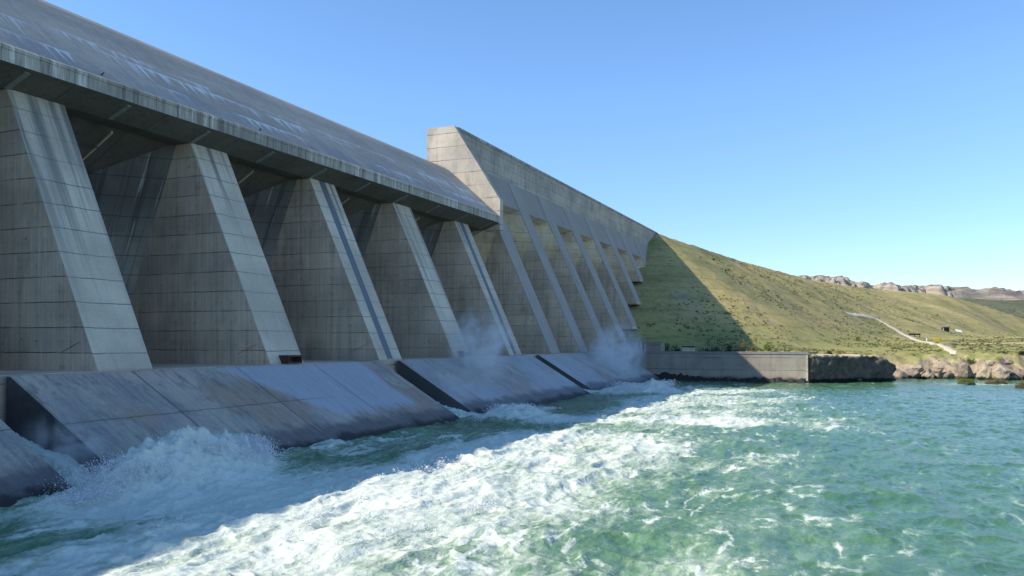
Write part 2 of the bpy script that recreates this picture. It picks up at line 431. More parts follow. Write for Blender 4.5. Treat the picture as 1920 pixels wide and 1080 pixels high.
def apron_concrete():
    t = NT('apron_concrete')
    P = t.scale(1, 1, 1)
    base = (0.52, 0.45, 0.35)
    big = t.noise(P, 0.16, 6, 0.62)
    c = t.mix(t.step(big, 0.3, 0.7), (0.33, 0.31, 0.285), base)
    c = t.mix(t.step(t.noise(t.scale(1, 1, 1, (40, 3, 0)), 0.09, 5, 0.6), 0.5, 0.58), c, (0.39, 0.31, 0.235))
    grain = t.noise(t.scale(2.2, 0.12, 0.12), 1.0, 5, 0.65)          # streaks running down the slope
    c = t.mix(t.step(grain, 0.45, 0.72, 0, 0.45), c, (0.15, 0.15, 0.155))
    fb = t.math('FRACT', t.math('DIVIDE', t.math('ADD', t.x, t.math('MULTIPLY', t.noise(P, .4, 3), .25)), 1.32))
    bl = t.math('MULTIPLY', t.step(t.math('ABSOLUTE', t.math('SUBTRACT', fb, .5)), .45, .49), t.step(t.noise(t.scale(1, .3, .3), .5, 5, .7), .40, .65))
    c = t.mix(t.math('MULTIPLY', bl, .5), c, (.10, .10, .10))
    wear = t.noise(t.scale(1.2, .5, .5), .8, 8, .75)
    c = t.mix(t.step(wear, .50, .66, 0, .65), c, (.17, .165, .16))
    c = t.mix(t.step(wear, .46, .32, 0, .5), c, (.46, .42, .36))
    # wetted sheet on the middle block, sky reflection painted pale, with a ragged slanting edge
    e = t.math('ADD', t.math('ADD', t.x, t.math('MULTIPLY', t.y, 1.05)), t.math('MULTIPLY', t.noise(t.scale(1.6, .25, .25), 0.9, 6, 0.7), 4.5))
    inx = t.math('MULTIPLY', t.step(e, 129.6, 131.6), t.step(t.math('ADD', t.x, t.math('MULTIPLY', big, 5.0)), 94.5, 92.5))
    iny = t.step(t.math('ADD', t.y, t.math('MULTIPLY', t.noise(t.scale(1.6, .3, .3), .7, 6, .7), 5.0)), 53.2, 55.2)
    wet_sky = t.math('MULTIPLY', inx, iny)
    wet_sky2 = t.math('MULTIPLY', t.step(t.x, 100.0, 101.0), t.step(t.noise(P, 0.12, 5), 0.35, 0.6, 0.2, 0.75))
    wet_sky = t.math('MAXIMUM', wet_sky, wet_sky2)
    c = t.mix(t.math('MULTIPLY', wet_sky, t.math('MULTIPLY_ADD', grain, .7, .38)), c, t.mix(grain, (0.30, 0.345, 0.40), (0.56, 0.60, 0.66)))
    fx = t.math('FRACT', t.math('DIVIDE', t.math('SUBTRACT', t.x, 2.0), 13.2))
    jl = t.step(t.math('ABSOLUTE', t.math('SUBTRACT', fx, 0.5)), 0.490, 0.499)
    fy = t.step(t.math('ABSOLUTE', t.math('SUBTRACT', t.math('ADD', t.y, t.math('MULTIPLY', t.noise(P, .5, 4), 0.3)), 54.6)), 0.10, 0.03)
    j = t.math('MAXIMUM', jl, t.math('MULTIPLY', fy, t.step(t.x, 80.0, 70.0, 0, .7)))
    c = t.mix(t.math('MULTIPLY', j, 0.7), c, (0.05, 0.05, 0.05))
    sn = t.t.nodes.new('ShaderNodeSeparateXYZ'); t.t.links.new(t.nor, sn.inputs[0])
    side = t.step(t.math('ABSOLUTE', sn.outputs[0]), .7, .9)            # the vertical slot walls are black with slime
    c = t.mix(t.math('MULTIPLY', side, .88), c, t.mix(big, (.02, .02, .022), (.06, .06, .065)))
    zz = t.math('ADD', t.z, t.math('MULTIPLY', t.math('SUBTRACT', t.noise(P, 0.3, 5, 0.65), 0.5), 2.0))
    c = t.mix(t.step(zz, 2.1, 1.2, 0, 0.75), c, (0.105, 0.10, 0.105))
    c = t.mix(t.step(zz, 0.9, 0.3, 0, 0.8), c, (0.02, 0.02, 0.022))
    fine = t.noise(P, 6.0, 6, 0.7)
    c = t.mix(1.0, c, t.ramp(fine, [(0.25, (0.82, 0.82, 0.82)), (0.75, (1.14, 1.14, 1.14))]), 'MULTIPLY')
    r = t.mix(wet_sky, (0.9, 0.9, 0.9), (0.5, 0.5, 0.5))
    return t.bsdf(c, r, t.bump(t.math('SUBTRACT', t.math('ADD', fine, grain), j), 0.5, 0.08), 0.2)
M['apron'] = apron_concrete()

# ------------------------------------------------------------------ the dam
B0 = (0.0, 74.0, 7.5)
dam = empty('concrete_dam', B0, 'massive concrete buttress dam with overhanging spillway deck and leaning buttresses', 'dam')
Z = H0

def df(z): return 61.8 + 0.45 * (z + 2.55)           # downstream buttress face
def buttress(s0, s1, jl, jr, ztop, slope_b, db0, zb0, zbot=-12.0, band=False, rib=False):
    def db(z): return db0 + (zb0 - z) * slope_b
    zc = (db0 + zb0 * slope_b - 61.8 - 0.45 * 2.55) / (0.45 + slope_b)
    levels = [zbot, ztop] if zc > ztop else [zbot, zc - 0.05, ztop]
    rings = []
    for z in levels:
        f = df(z); b = max(f + 0.02, db(z)); u = 93.0 + (38 - z) * 0.4
        kl, kr = (s0 - jl), (jr - s1)
        rings.append([(s0, f, z + Z), (s1, f, z + Z), (s1, b, z + Z), (jr, b + kr * 0.95, z + Z), (jr, u, z + Z),
                      (jl, u, z + Z), (jl, b + kl * 0.95, z + Z), (s0, b, z + Z)])
    mb = MB(); mb.loft(rings)
    o = mb.build('buttress', [M['buttress'], M['bounce_head'] if rib else M['stained_head']], dam, B0)
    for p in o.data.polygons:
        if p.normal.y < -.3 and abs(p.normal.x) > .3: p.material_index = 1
    # the downstream face is a skin of paler concrete standing 3 cm proud of the web
    zt = 39.25 if rib else ztop - 0.35
    zb = zbot + 1 if zbot > -12 else -2.5
    fm = MB()
    p = 0.16 if rib else 0.04
    fm.loft([[(s0 + .02, df(z) - p, z + Z), (s1 - .02, df(z) - p, z + Z), (s1 - .02, df(z) + .3, z + Z), (s0 + .02, df(z) + .3, z + Z)] for z in (zb, zt)])
    fo = fm.build('downstream_face', M['far_face'] if rib else M['face'], o, (0, 0, 0))
    if band:
        w = (s1 - s0)
        bm_ = MB()
        a0, a1 = s0 + w * 0.36, s0 + w * 0.60
        q = 0.055
        bm_.loft([[(a0, df(z) - q, z + Z), (a1, df(z) - q, z + Z), (a1, df(z) + .1, z + Z), (a0, df(z) + .1, z + Z)] for z in (zb + .1, zt - .1)])
        bo = bm_.build('wet_band', M['band'], o, (0, 0, 0))
        bo.location = (-B0[0], -B0[1], -B0[2])
    fo.location = (-B0[0], -B0[1], -B0[2])
    return o

SP = 22.9
butts = []
for k in range(-1, 5):                       # spillway bays
    s0 = 52.5 + SP * k
    butts.append(buttress(s0, s0 + 6.1, s0 - 8.39, s0 + 6.1 + 8.39, 24.1, 0.40, 75.8, 23.5, band=(k in (2, 4))))
for k in range(8):                           # bays of the high section
    s1 = 172.5 + 20.0 * k; s0 = s1 - 6.1
    zb = -12.0 if k < 4 else {4: 4.0, 5: 12.4, 6: 21.4, 7: 28.0}[k]
    jl = 158.6 if k == 0 else s0 - 6.94
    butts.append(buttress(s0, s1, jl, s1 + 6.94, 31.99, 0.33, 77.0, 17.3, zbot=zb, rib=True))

# spillway deck: lip, steep chute, rounded crest, upstream face and sloping underside
prof = [(70.2, 24.95), (70.2, 26.35), (73.0, 28.85), (76.0, 31.55), (79.0, 34.2), (80.6, 35.65), (82.0, 36.85), (83.2, 37.65), (84.6, 38.25), (86.5, 38.7), (89.0, 38.9),
        (91.5, 38.5), (93.2, 37.2), (94.2, 35.0), (100.0, 20.0), (100.0, 8.0), (91.0, 14.9), (76.2, 23.6), (73.7, 23.6)]
cp = [(y, z + Z) for y, z in prof]
mb = MB(); mb.prism(cp, -70.0, 158.5)
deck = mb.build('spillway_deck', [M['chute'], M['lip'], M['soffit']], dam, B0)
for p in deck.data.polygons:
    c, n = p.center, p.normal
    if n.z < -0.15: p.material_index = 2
    elif abs(n.y + 1) < 0.02 and c.z + B0[2] < 38: p.material_index = 1
# paler joint strips across the sloping soffit
M['strip'] = plain('lime_stained_joint', (.20, .195, .18), .9, .4, 1.5)
for i in range(-3, 11):
    x = 41.05 + 11.45 * i
    if x > 156: continue
    mb = MB(); mb.loft([[(x - .28, 70.7, 24.66 + Z), (x + .28, 70.7, 24.66 + Z), (x + .28, 70.7, 24.9 + Z), (x - .28, 70.7, 24.9 + Z)],
                        [(x - .28, 73.5, 23.57 + Z), (x + .28, 73.5, 23.57 + Z), (x + .28, 73.5, 23.9 + Z), (x - .28, 73.5, 23.9 + Z)]])
    o = mb.build('soffit_strip', M['strip'], deck, (0, 0, 0)); o.location = (-B0[0], -B0[1], -B0[2])
for i in range(-2, 6):
    x = 44.05 + SP * i
    mb = MB(); mb.loft([[(x - .09, 76.6, 23.1 + Z), (x + .09, 76.6, 23.1 + Z), (x + .09, 76.6, 23.7 + Z), (x - .09, 76.6, 23.7 + Z)],
             [(x - .09, 82.4, 19.75 + Z), (x + .09, 82.4, 19.75 + Z), (x + .09, 82.4, 20.5 + Z), (x - .09, 82.4, 20.5 + Z)]])
    js = mb.build('joint_seal', M['pier'], deck, (0, 0, 0)); js.location = (-B0[0], -B0[1], -B0[2])
# slim rounded nosing on the lip (reads as the paler top edge)
mb = MB(); mb.prism([(70.12, 26.1 + Z), (70.12, 26.42 + Z), (70.5, 26.66 + Z), (70.6, 26.1 + Z)], -70.0, 158.45)
ns = mb.build('lip_nosing', M['lip'], deck, (0, 0, 0)); ns.location = (-B0[0], -B0[1], -B0[2])

# training pier that closes the spillway and starts the high section
mb = MB()
pp = [(70.15, 23.55), (70.15, 29.8), (80.9, 46.45), (87.6, 46.45), (87.7, 33.0), (98.0, 20.0), (91.0, 14.0), (77.2, 22.0), (74.2, 23.5)]
mb.prism([(y, z + Z) for y, z in pp], 158.6, 160.2)
mb.build('training_pier', M['pier'], dam, B0)

# high section: vertical head wall above a battered face
mb = MB()
up = [(77.32, 32.0), (80.6, 39.3), (81.0, 39.35), (81.0, 46.4), (87.55, 46.4), (87.65, 33.0), (98.0, 20.0), (92.0, 24.0)]
mb.prism([(y, z + Z) for y, z in up], 160.2, 349.0)
uo = mb.build('upper_wall', [M['upper'], M['soffit'], M['face']], dam, B0)
def upper_low():
    t = NT('lower_deck_concrete')
    P = t.scale(1, 1, 1)
    n = t.noise(P, 0.2, 6, 0.6); s = t.noise(t.scale(0.8, 0.06, 0.06), 1, 5)
    c = t.mix(n, (0.28, 0.255, 0.22), (0.39, 0.35, 0.295)); c = t.mix(t.step(s, .5, .75, 0, .5), c, (0.20, 0.185, 0.165))
    return t.bsdf(c, 0.85, t.bump(t.noise(P, 5, 5), 0.3, 0.05), 0.25)
uo.data.materials.append(upper_low())
for p in uo.data.polygons:
    n, c = p.normal, p.center
    if n.y < -0.5 and c.z + B0[2] < 39.2 + Z: p.material_index = 3
mb = MB(); mb.prism([(80.85, 46.0 + Z), (80.85, 46.62 + Z), (81.5, 46.62 + Z), (81.5, 46.0 + Z)], 160.3, 349.05)
mb.build('coping', M['lip'], uo, (0, 0, 0)).location = (-B0[0], -B0[1], -B0[2])
# podium under the buttresses
mb = MB(); mb.box(-70, 213.9, 61.2, 84, -3, -2.55 + Z)
mb.build('podium', M['buttress'], dam, B0)
# rusty outlet boxes at the feet of two buttresses
M['rust'] = plain('rusty_steel', (0.075, 0.04, 0.028), 0.8, 0.5, 3.0)
for s in (78.6, 124.3):
    mb = MB()
    y0, y1, z0, z1 = 60.75, 62.4, -2.53 + Z, -1.55 + Z
    w = 1.25
    mb.box(s - w, s - w + .18, y0, y1, z0, z1).box(s + w - .18, s + w, y0, y1, z0, z1)
    mb.box(s - w + .18, s + w - .18, y0, y1, z1 - .18, z1).box(s - w + .18, s + w - .18, y0 + 1.1, y1, z0, z1 - .18)
    mb.box(s - w + .18, s + w - .18, y0, y0 + .12, z0, z0 + .2)
    mb.build('outlet_box', M['rust'], dam, B0)
# dark slanting drain scars low on the web sides
M['scar'] = plain('dark_drain', (0.045, 0.042, 0.04), 0.9)
for s in (52.5, 75.4, 98.3):
    mb = MB(); x = s - 0.04
    a, b = (63.6, -0.2), (66.4, 1.6)
    if s < 60: a, b = (64.0, 0.0), (66.0, 2.2)
    mb.add([(x, a[0], a[1] + 2 + Z - 2), (x, a[0] + .22, a[1] - .12 + Z), (x, b[0] + .22, b[1] - .12 - 3 + Z), (x, b[0], b[1] - 3 + Z),
            (x + .1, a[0], a[1] + Z), (x + .1, a[0] + .22, a[1] - .12 + Z), (x + .1, b[0] + .22, b[1] - .12 - 3 + Z), (x + .1, b[0], b[1] - 3 + Z)],
           [(0, 1, 2, 3), (4, 7, 6, 5), (0, 4, 5, 1), (1, 5, 6, 2), (2, 6, 7, 3), (3, 7, 4, 0)])
    mb.build('drain_scar', M['scar'], dam, B0)

# ------------------------------------------------------------------ apron blocks
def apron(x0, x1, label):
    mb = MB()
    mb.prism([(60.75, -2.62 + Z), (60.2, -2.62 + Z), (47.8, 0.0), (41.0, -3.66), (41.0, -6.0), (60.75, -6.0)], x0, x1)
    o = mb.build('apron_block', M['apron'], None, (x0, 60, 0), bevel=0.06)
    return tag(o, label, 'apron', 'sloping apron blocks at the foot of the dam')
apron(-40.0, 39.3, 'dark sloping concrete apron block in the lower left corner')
apron(43.3, 96.0, 'large sloping concrete apron block with a wet sheet painted pale with sky reflection, behind the big splash')
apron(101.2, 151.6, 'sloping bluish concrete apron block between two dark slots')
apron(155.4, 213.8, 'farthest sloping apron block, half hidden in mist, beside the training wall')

# ------------------------------------------------------------------ training wall and far blocks
wl = empty('training_wall', (214.5, 40, 0), 'long straight concrete retaining wall at the far side of the river, half in shadow', 'wall')
mb = MB(); mb.box(214.0, 215.4, 12.4, 70, -3, 7.0)
mb.build('wall_body', M['wall'], wl, (214.5, 40, 0), bevel=0.04)
mb = MB(); mb.box(213.86, 215.5, 12.32, 70, 7.0, 7.62)
M['cope'] = concrete('coping_concrete', (0.24, 0.24, 0.235), lift=9, wet=False, streak=0.5, pocks=False)
mb.build('coping', M['cope'], wl, (214.5, 40, 0), bevel=0.03)
mb = MB(); mb.box(213.7, 214.0, 31.2, 31.8, -1, 1.7); mb.build('pilaster', M['wall'], wl, (214.5, 40, 0))
mb = MB(); mb.box(213.8, 214.0, 12.45, 12.9, -1, 6.9); mb.build('corner_strip', M['pier'], wl, (214.5, 40, 0))
# eroded dark footing in front of the wall
xs = np.linspace(212.2, 214.05, 9); ys = np.linspace(12.2, 56, 220)
XX, YY = np.meshgrid(xs, ys, indexing='ij')
tt = (XX - 212.2) / 1.85
hz = -0.9 + tt * (1.9 + 1.2 * np.exp(-((YY - 47.5) / 4.5) ** 2)) + (fbm(XX * 1.1, YY * 0.9, 4, 3) - .5) * 1.5 * (0.3 + tt)
M['wetrock'] = plain('wet_black_rock', (0.018, 0.016, 0.016), 0.6, 0.6, 1.5)
tag(grid_obj('rock_footing', xs, ys, hz, M['wetrock']), 'low black wet rock ledge at the waterline under the retaining wall', 'rock ledge')

def gate_block(x, y, ly, h, label, name='concrete_block', cat='concrete block'):
    e = empty(name, (x, y, 7.3), label, cat)
    mb = MB(); mb.box(x - 1.2, x + 1.2, y - ly / 2, y + ly / 2, 6.8, 7.3 + h - .25)
    mb.build('body', M['wall'], e, (x, y, 7.3), bevel=0.04)
    mb = MB(); mb.box(x - 1.35, x + 1.35, y - ly / 2 - .12, y + ly / 2 + .12, 7.3 + h - .25, 7.3 + h)
    mb.build('cap', M['cope'], e, (x, y, 7.3), bevel=0.03)
    for q in (-.5, .5):
        yy = y + q * (ly - .5)
        mb = MB(); mb.box(x - 1.32, x - 1.2, yy - .25, yy + .25, 6.8, 7.3 + h - .25)
        mb.build('corner_post', M['pier'], e, (x, y, 7.3))
gate_block(217.2, 56.9, 5.6, 3.2, 'taller grey concrete block on the bank, hard by the last misty buttress')
gate_block(217.2, 51.2, 5.0, 2.7, 'lower grey concrete block with pale posts beside the taller one behind the wall')
e = empty('utility_box', (218, 42.2, 7.2), 'small light grey box with a dark lid standing alone behind the wall among bushes', 'utility box')
mb = MB(); mb.box(217, 219, 40.8, 43.8, 6.8, 8.7); mb.build('cabinet', M['pier'], e, (218, 42.2, 7.2), bevel=0.05)
mb = MB(); mb.box(216.9, 219.1, 40.7, 43.9, 8.7, 8.95); mb.build('lid', M['scar'], e, (218, 42.2, 7.2))

# ------------------------------------------------------------------ ground materials
def hill_material():
    t = NT('grassy_hillside')
    P = t.scale(1, 1, 1)
    a = t.noise(P, 0.018, 6, 0.6, 0.4)
    b = t.noise(t.scale(1, 1, 1, (80, 10, 0)), 0.06, 6, 0.65)
    g = t.noise(P, 0.45, 6, 0.75)
    c = t.ramp(a, [(0.30, (0.40, 0.335, 0.13)), (0.45, (0.47, 0.37, 0.16)), (0.56, (0.335, 0.305, 0.12)), (0.68, (0.50, 0.40, 0.18))])
    c = t.mix(t.step(b, 0.42, 0.62), c, (0.42, 0.345, 0.15))
    c = t.mix(t.step(t.noise(t.scale(1, 1, 1, (7, 70, 0)), 0.05, 6, 0.7), 0.55, 0.66, 0, 0.8), c, (0.48, 0.37, 0.24))
    # greener on the low ground
    low = t.step(t.math('ADD', t.z, t.math('MULTIPLY', t.noise(P, 0.03, 4), 14)), 27, 15)
    c = t.mix(t.math('MULTIPLY', low, t.step(b, 0.35, 0.55, 0.25, 0.85)), c, (0.26, 0.275, 0.095))
    c = t.mix(1.0, c, t.ramp(t.noise(t.scale(1, 1, 1, (3, 31, 0)), .028, 6, .68), [(.36, (.66, .70, .62)), (.5, (1, 1, 1)), (.62, (1.22, 1.14, 1.0))]), 'MULTIPLY')
    # faint level contour benches
    fz = t.math('FRACT', t.math('DIVIDE', t.math('ADD', t.z, t.math('MULTIPLY', a, 6)), 4.6))
    c = t.mix(t.step(t.math('ABSOLUTE', t.math('SUBTRACT', fz, 0.5)), 0.40, 0.5, 0, 0.3), c, (0.13, 0.11, 0.05))
    c = t.mix(t.step(g, 0.52, 0.66, 0, 0.7), c, (0.15, 0.165, 0.055))
    c = t.mix(t.step(g, 0.45, 0.30, 0, 0.6), c, (0.48, 0.39, 0.20))
    # bare rock near the water
    nz = t.t.nodes.new('ShaderNodeSeparateXYZ'); t.t.links.new(t.nor, nz.inputs[0])
    zz = t.math('ADD', t.z, t.math('MULTIPLY', t.math('SUBTRACT', t.noise(P, 0.25, 5, 0.7), 0.5), 5.0))
    rock = t.math('MAXIMUM', t.step(zz, 4.4, 3.2), t.step(nz.outputs[2], 0.72, 0.55))
    rc = t.mix(t.step(t.noise(P, 0.5, 6, 0.7), 0.3, 0.7), (0.26, 0.19, 0.125), (0.50, 0.40, 0.28))
    rc = t.mix(t.step(t.z, 1.1, 0.4, 0, 0.85), rc, (0.035, 0.03, 0.025))
    c = t.mix(rock, c, rc)
    return t.bsdf(c, 0.95, t.bump(t.math('ADD', g, t.noise(P, 2.0, 5, 0.7)), 0.9, 0.35), 0.1)
M['hill'] = hill_material()

def axis(a, lst):
    out = [a]
    for end, step in lst:
        n = max(1, int(round((end - out[-1]) / step)))
        out += list(np.linspace(out[-1], end, n + 1)[1:])
    return np.array(out)
xs = axis(205.0, [(214.2, 1.5), (216, .3), (280, .75), (360, 1.6), (620, 3.0), (1000, 6.0), (1300, 20.0)])
ys = axis(-900.0, [(-300, 20.0), (-140, 4.0), (-70, 1.6), (15, .7), (75, .9), (110, 1.5), (220, 6.0)])
XX, YY = np.meshgrid(xs, ys, indexing='ij')
TZ = terrain(XX, YY)
tag(grid_obj('hillside', xs, ys, TZ, M['hill']), None, None, None, 'structure')

# far mesas behind the ridge
def mesa_material():
    t = NT('mesa_rock')
    P = t.scale(1, 1, 1)
    nz = t.t.nodes.new('ShaderNodeSeparateXYZ'); t.t.links.new(t.nor, nz.inputs[0])
    n = t.noise(P, 0.05, 6, 0.7)
    scrub = t.mix(t.step(n, .35, .65), (0.16, 0.15, 0.09), (0.10, 0.12, 0.07))
    scrub = t.mix(t.step(t.noise(P, 0.2, 5, .7), .5, .6, 0, .8), scrub, (0.055, 0.075, 0.045))
    zb = t.noise(t.scale(.02, .02, .35), 1, 5, .65)
    rock = t.mix(t.step(zb, .35, .65), (0.25, 0.205, 0.165), (0.44, 0.37, 0.29))
    c = t.mix(t.step(nz.outputs[2], .88, .68), scrub, rock)
    return t.bsdf(c, 0.95, t.bump(t.noise(P, .3, 6, .7), 0.7, 2.0), 0.1)
M['mesa'] = mesa_material()
def far_hills():
    ca, sa = math.cos(math.radians(23.03)), math.sin(math.radians(23.03))
    fz = axis(1050.0, [(1250, 12), (1650, 3.2), (2400, 30), (9000, 800)])       # distance along the view bearing
    lx = axis(-2500.0, [(300, 200), (380, 10), (800, 3.2), (1200, 20), (6000, 600)])
    F, L = np.meshgrid(fz, lx, indexing='ij')
    X = F * ca + L * sa; Y = F * sa - L * ca
    e1 = 1400 + (fbm(L / 60, F / 400, 4, 61) - .5) * 110 + np.clip(L - 560, 0, 400) * 0.45
    q = (F - e1)
    ledge = fbm(L / 12, F / 12, 5, 77)
    top = np.interp(L, [380, 470, 500, 560, 598, 612, 680, 720, 800, 950], [80, 98, 123, 124, 125, 114, 113, 110, 112, 110]) + (fbm(L / 11, F / 40, 5, 91) - .5) * 13
    base = np.interp(L, [380, 470, 520, 600, 700, 800], [70, 86, 104, 102, 90, 88]) + (fbm(F / 90, L / 90, 4, 41) - .5) * 10
    slope = base - 36 + 36 * smooth(-330, 0, q) 
    cl = smooth(-7, 4, q + (ledge - .5) * 60) * 0.62 + smooth(8, 16, q + (ledge - .5) * 70) * 0.38
    zz = slope + (top - base) * cl
    zz = np.where(L < 330, 20.0, zz) * (1 - smooth(1900, 3500, F) * 0.75)
    zz = zz * smooth(300, 480, L) + 8.0 * (1 - smooth(300, 480, L))
    zz = zz * smooth(1050, 1290, F) - 6.5 * (1 - smooth(1050, 1290, F))
    co = np.stack([X, Y, zz], -1).reshape(-1, 3)
    nx, ny = F.shape
    i = np.arange((nx - 1) * (ny - 1)); a = (i // (ny - 1)) * ny + i % (ny - 1)
    q4 = np.stack([a, a + 1, a + ny + 1, a + ny], -1)
    tag(np_mesh('distant_hills', co, q4, M['mesa'], shade=False), None, None, None, 'structure')
far_hills()
# plain that runs on to the horizon
mb = MB(); mb.box(262, 26000, -26000, 26000, -6.5, -5.5)
tag(mb.build('ground', M['hill']), None, None, None, 'structure')

# dark rock bluff that continues the wall
def bluff():
    nu, nv = 90, 26
    a = np.array([213.6, 11.9]); b = np.array([230.5, -7.5])
    co = []
    for i in range(nu):
        u = i / (nu - 1)
        p = a + (b - a) * u
        nrm = np.array([-(b - a)[1], (b - a)[0]]); nrm = -nrm / np.hypot(*nrm)
        topz = 6.9 - 0.6 * u - 3.2 * max(0, u - .8) / .2 * .6
        for j in range(nv):
            v = j / (nv - 1)
            if v < .72:
                z = -2.0 + (topz + 2.0) * v / .72; off = 0.0
            else:
                z = topz + 0.25 * (v - .72); off = -(v - .72) / .28 * 7.0
            n1 = float(fbm(u * 14, z * .55, 5, 201)) - .5; n2 = float(fbm(u * 40, z * 1.6, 3, 207)) - .5
            under = -0.9 * math.exp(-((z - .2) / .7) ** 2)
            o = off + (n1 * 2.2 + n2 * .9 + under) * (1 if v < .72 else .4)
            q = p + nrm * o * np.array([1, 1])
            co.append((q[0], q[1], z + (n2 * .9 if v > .6 else n2 * .3)))
    co = np.array(co)
    i = np.arange((nu - 1) * (nv - 1)); k = (i // (nv - 1)) * nv + i % (nv - 1)
    f = np.stack([k, k + nv, k + nv + 1, k + 1], -1)
    t = NT('dark_bluff_rock')
    P = t.scale(1, 1, 1)
    n = t.noise(P, .6, 6, .7)
    c = t.mix(t.step(n, .3, .7), (0.075, 0.062, 0.05), (0.17, 0.14, 0.11))
    c = t.mix(t.step(t.math('ADD', t.z, n), 6.6, 7.2), c, (0.46, 0.36, 0.24))
    c = t.mix(t.step(t.math('ADD', t.z, n), 1.8, 1.2), c, (0.02, 0.018, 0.018))
    m = t.bsdf(c, .9, t.bump(t.noise(P, 2.5, 6, .7), .8, .2), .2)
    return np_mesh('rock_bluff', co, f, m, shade=False)
tag(bluff(), 'dark rugged rock bluff standing in the water at the end of the retaining wall', 'rock bluff')

# ------------------------------------------------------------------ river
def jets(x, y):
    """amount of aerated white water, one tongue per slot in the apron"""
    f = np.zeros(np.shape(x))
    for (sx, wid0, grow, drift, reach, amt) in ((40.0, 8.0, 0.60, 0.30, 33.0, .95), (99.0, 5.0, 0.16, 0.24, 48.0, 0.85), (155.0, 5.0, 0.16, 0.62, 36.0, 0.85), (176.0, 6.0, 0.2, 0.45, 24.0, .55)):
        t = 49.0 - y
        cx = sx + drift * t
        w = wid0 + grow * np.clip(t, 0, 80)
        lat = np.exp(-((x - cx) / w) ** 2)
        f = np.maximum(f, amt * lat * smooth(-1, 4, t) * (1 - smooth(reach * .6, reach * 1.35, t)))
    return f

def gridline(lo, hi, k, s0):
    out = [lo]
    while out[-1] < hi: out.append(out[-1] + max(s0, k * out[-1]))
    return out
rx = [-400, -200, -100, -60, -30, -10, 0, 6, 11, 15, 18] + gridline(20.0, 264.0, 0.0030, 0.07)
d1 = list(np.arange(-14, 50.01, 0.15))
d0 = [-14.0]
while d0[-1] > -70: d0.append(d0[-1] - max(.17, .012 * (-d0[-1])))
d0 += [-76, -85, -100, -130, -180, -260, -400, -700, -1200]
ry = d0[::-1] + d1[1:] + [52.0, 56.0, 61.0]
rx, ry = np.array(rx), np.array(ry)
X, Y = np.meshgrid(rx, ry, indexing='ij')
FO = jets(X, Y)
bn = (fbm(X / 11.0, Y / 6.0, 3, 13) - .5)
band = smooth(-6, 27, Y + bn * 20) * (1 - smooth(34, 40, Y + bn * 6)) * smooth(16, 26, X) * (.90 - .34 * smooth(78, 96, X) + .25 * smooth(104, 120, X) * (1 - smooth(150, 185, X))) * (1 - smooth(150, 190, X))
left = .38 * smooth(10, 18, X) * (1 - smooth(30, 46, X)) * smooth(26, 33, Y) * (1 - smooth(46, 50, Y))
shade = .52 * smooth(30, 36, X) * (1 - smooth(58, 74, X + bn * 14)) * smooth(30, 34, Y) * (1 - smooth(43.5, 47.5, Y + .11 * np.clip(X - 52, 0, 40)))
fring = .46 * smooth(24, 34, X) * (1 - smooth(74, 96, X)) * smooth(0, 16, Y + bn * 18)
FO = np.maximum.reduce([FO * (0.72 + 0.75 * fbm(X / 9.0, Y / 5.0, 3, 3)), band, left, shade, fring])
FO = FO * (0.80 + 0.45 * fbm(X / 4.5, Y / 2.4, 3, 23))
rough = 0.44 + 0.46 * np.clip(FO, 0, 1) + 0.18 * smooth(-60, 45, Y)
far = np.clip(1 - (np.hypot(X, Y) - 240) / 200, 0, 1)
def ridged(x, y, o, seed):
    t, a, n = 0.0, 1.0, 0.0
    for k in range(o):
        ca, sa = math.cos(k * 0.8 + .2), math.sin(k * 0.8 + .2); f = 1.95 ** k
        r = 1 - np.abs(2 * vnoise((x * ca - y * sa) * f, (x * sa + y * ca) * f, seed + 19 * k) - 1)
        t = t + a * r * r; n += a; a *= 0.52
    return t / n
wx = X + 2.2 * (fbm(X / 7, Y / 7, 2, 71) - .5); wy = Y + 2.2 * (fbm(X / 7, Y / 7, 2, 72) - .5)
hbig = fbm(wx / 7.5, wy / 4.2, 3, 101) - .5
hrid = ridged(wx / 3.6, wy / 2.2, 5, 131) - .38
hfine = fbm(X / .55, Y / .5, 3, 151) - .5
hmid = ridged(wx / 1.9, wy / 1.0, 4, 141) - .38
HW = (hbig * 1.0 + hrid * .56 + hmid * .18) * rough + hfine * .08 * rough
# boil and burst in front of the first slot, smaller ones at the others
def mound(cx, cy, rx_, ry_, h, seed):
    g = np.exp(-(((X - cx) / rx_) ** 2 + ((Y - cy) / ry_) ** 2) * 1.2)
    return h * g * (0.55 + 0.9 * ridged(X / 1.8, Y / 1.6, 4, seed))
MO = mound(41.5, 44.8, 4.5, 3.4, 1.9, 301) + mound(46.8, 45.4, 4.6, 3.2, 2.6, 311) + mound(51.6, 45.6, 3.4, 2.6, 1.9, 321)
MO += mound(103.5, 43.5, 6.5, 3.5, 1.35, 331) + mound(168, 40.0, 7, 3.5, 1.8, 341) + mound(157, 44.0, 5, 3.0, 1.4, 351) + mound(66.5, 47.0, 1.6, 1.0, 0.7, 361)
HW = HW + MO
HW = HW * far
calm = fbm(X / 4.5, Y / 2.6, 4, 171)
crest = smooth(0.53, 0.70, ridged(wx / 2.9, wy / 1.2, 5, 191)) * smooth(.46, .60, calm)
flow = fbm(X / 14.0, Y / 9.0, 3, 181)
FA = np.clip(FO + 0.75 * np.clip(MO, 0, 1.2) + crest * .44 * smooth(0.12, 0.45, flow) * smooth(-90, 0, Y) + 0.12 * smooth(.42, .65, flow) - .05, 0, 1.5)
# riffle over the shoal by the far bank
FA = np.maximum(FA, .62 * np.exp(-(((X - 226 + .25 * (Y + 35)) / 7) ** 2)) * smooth(-75, -30, Y) * smooth(-10, -22, Y))

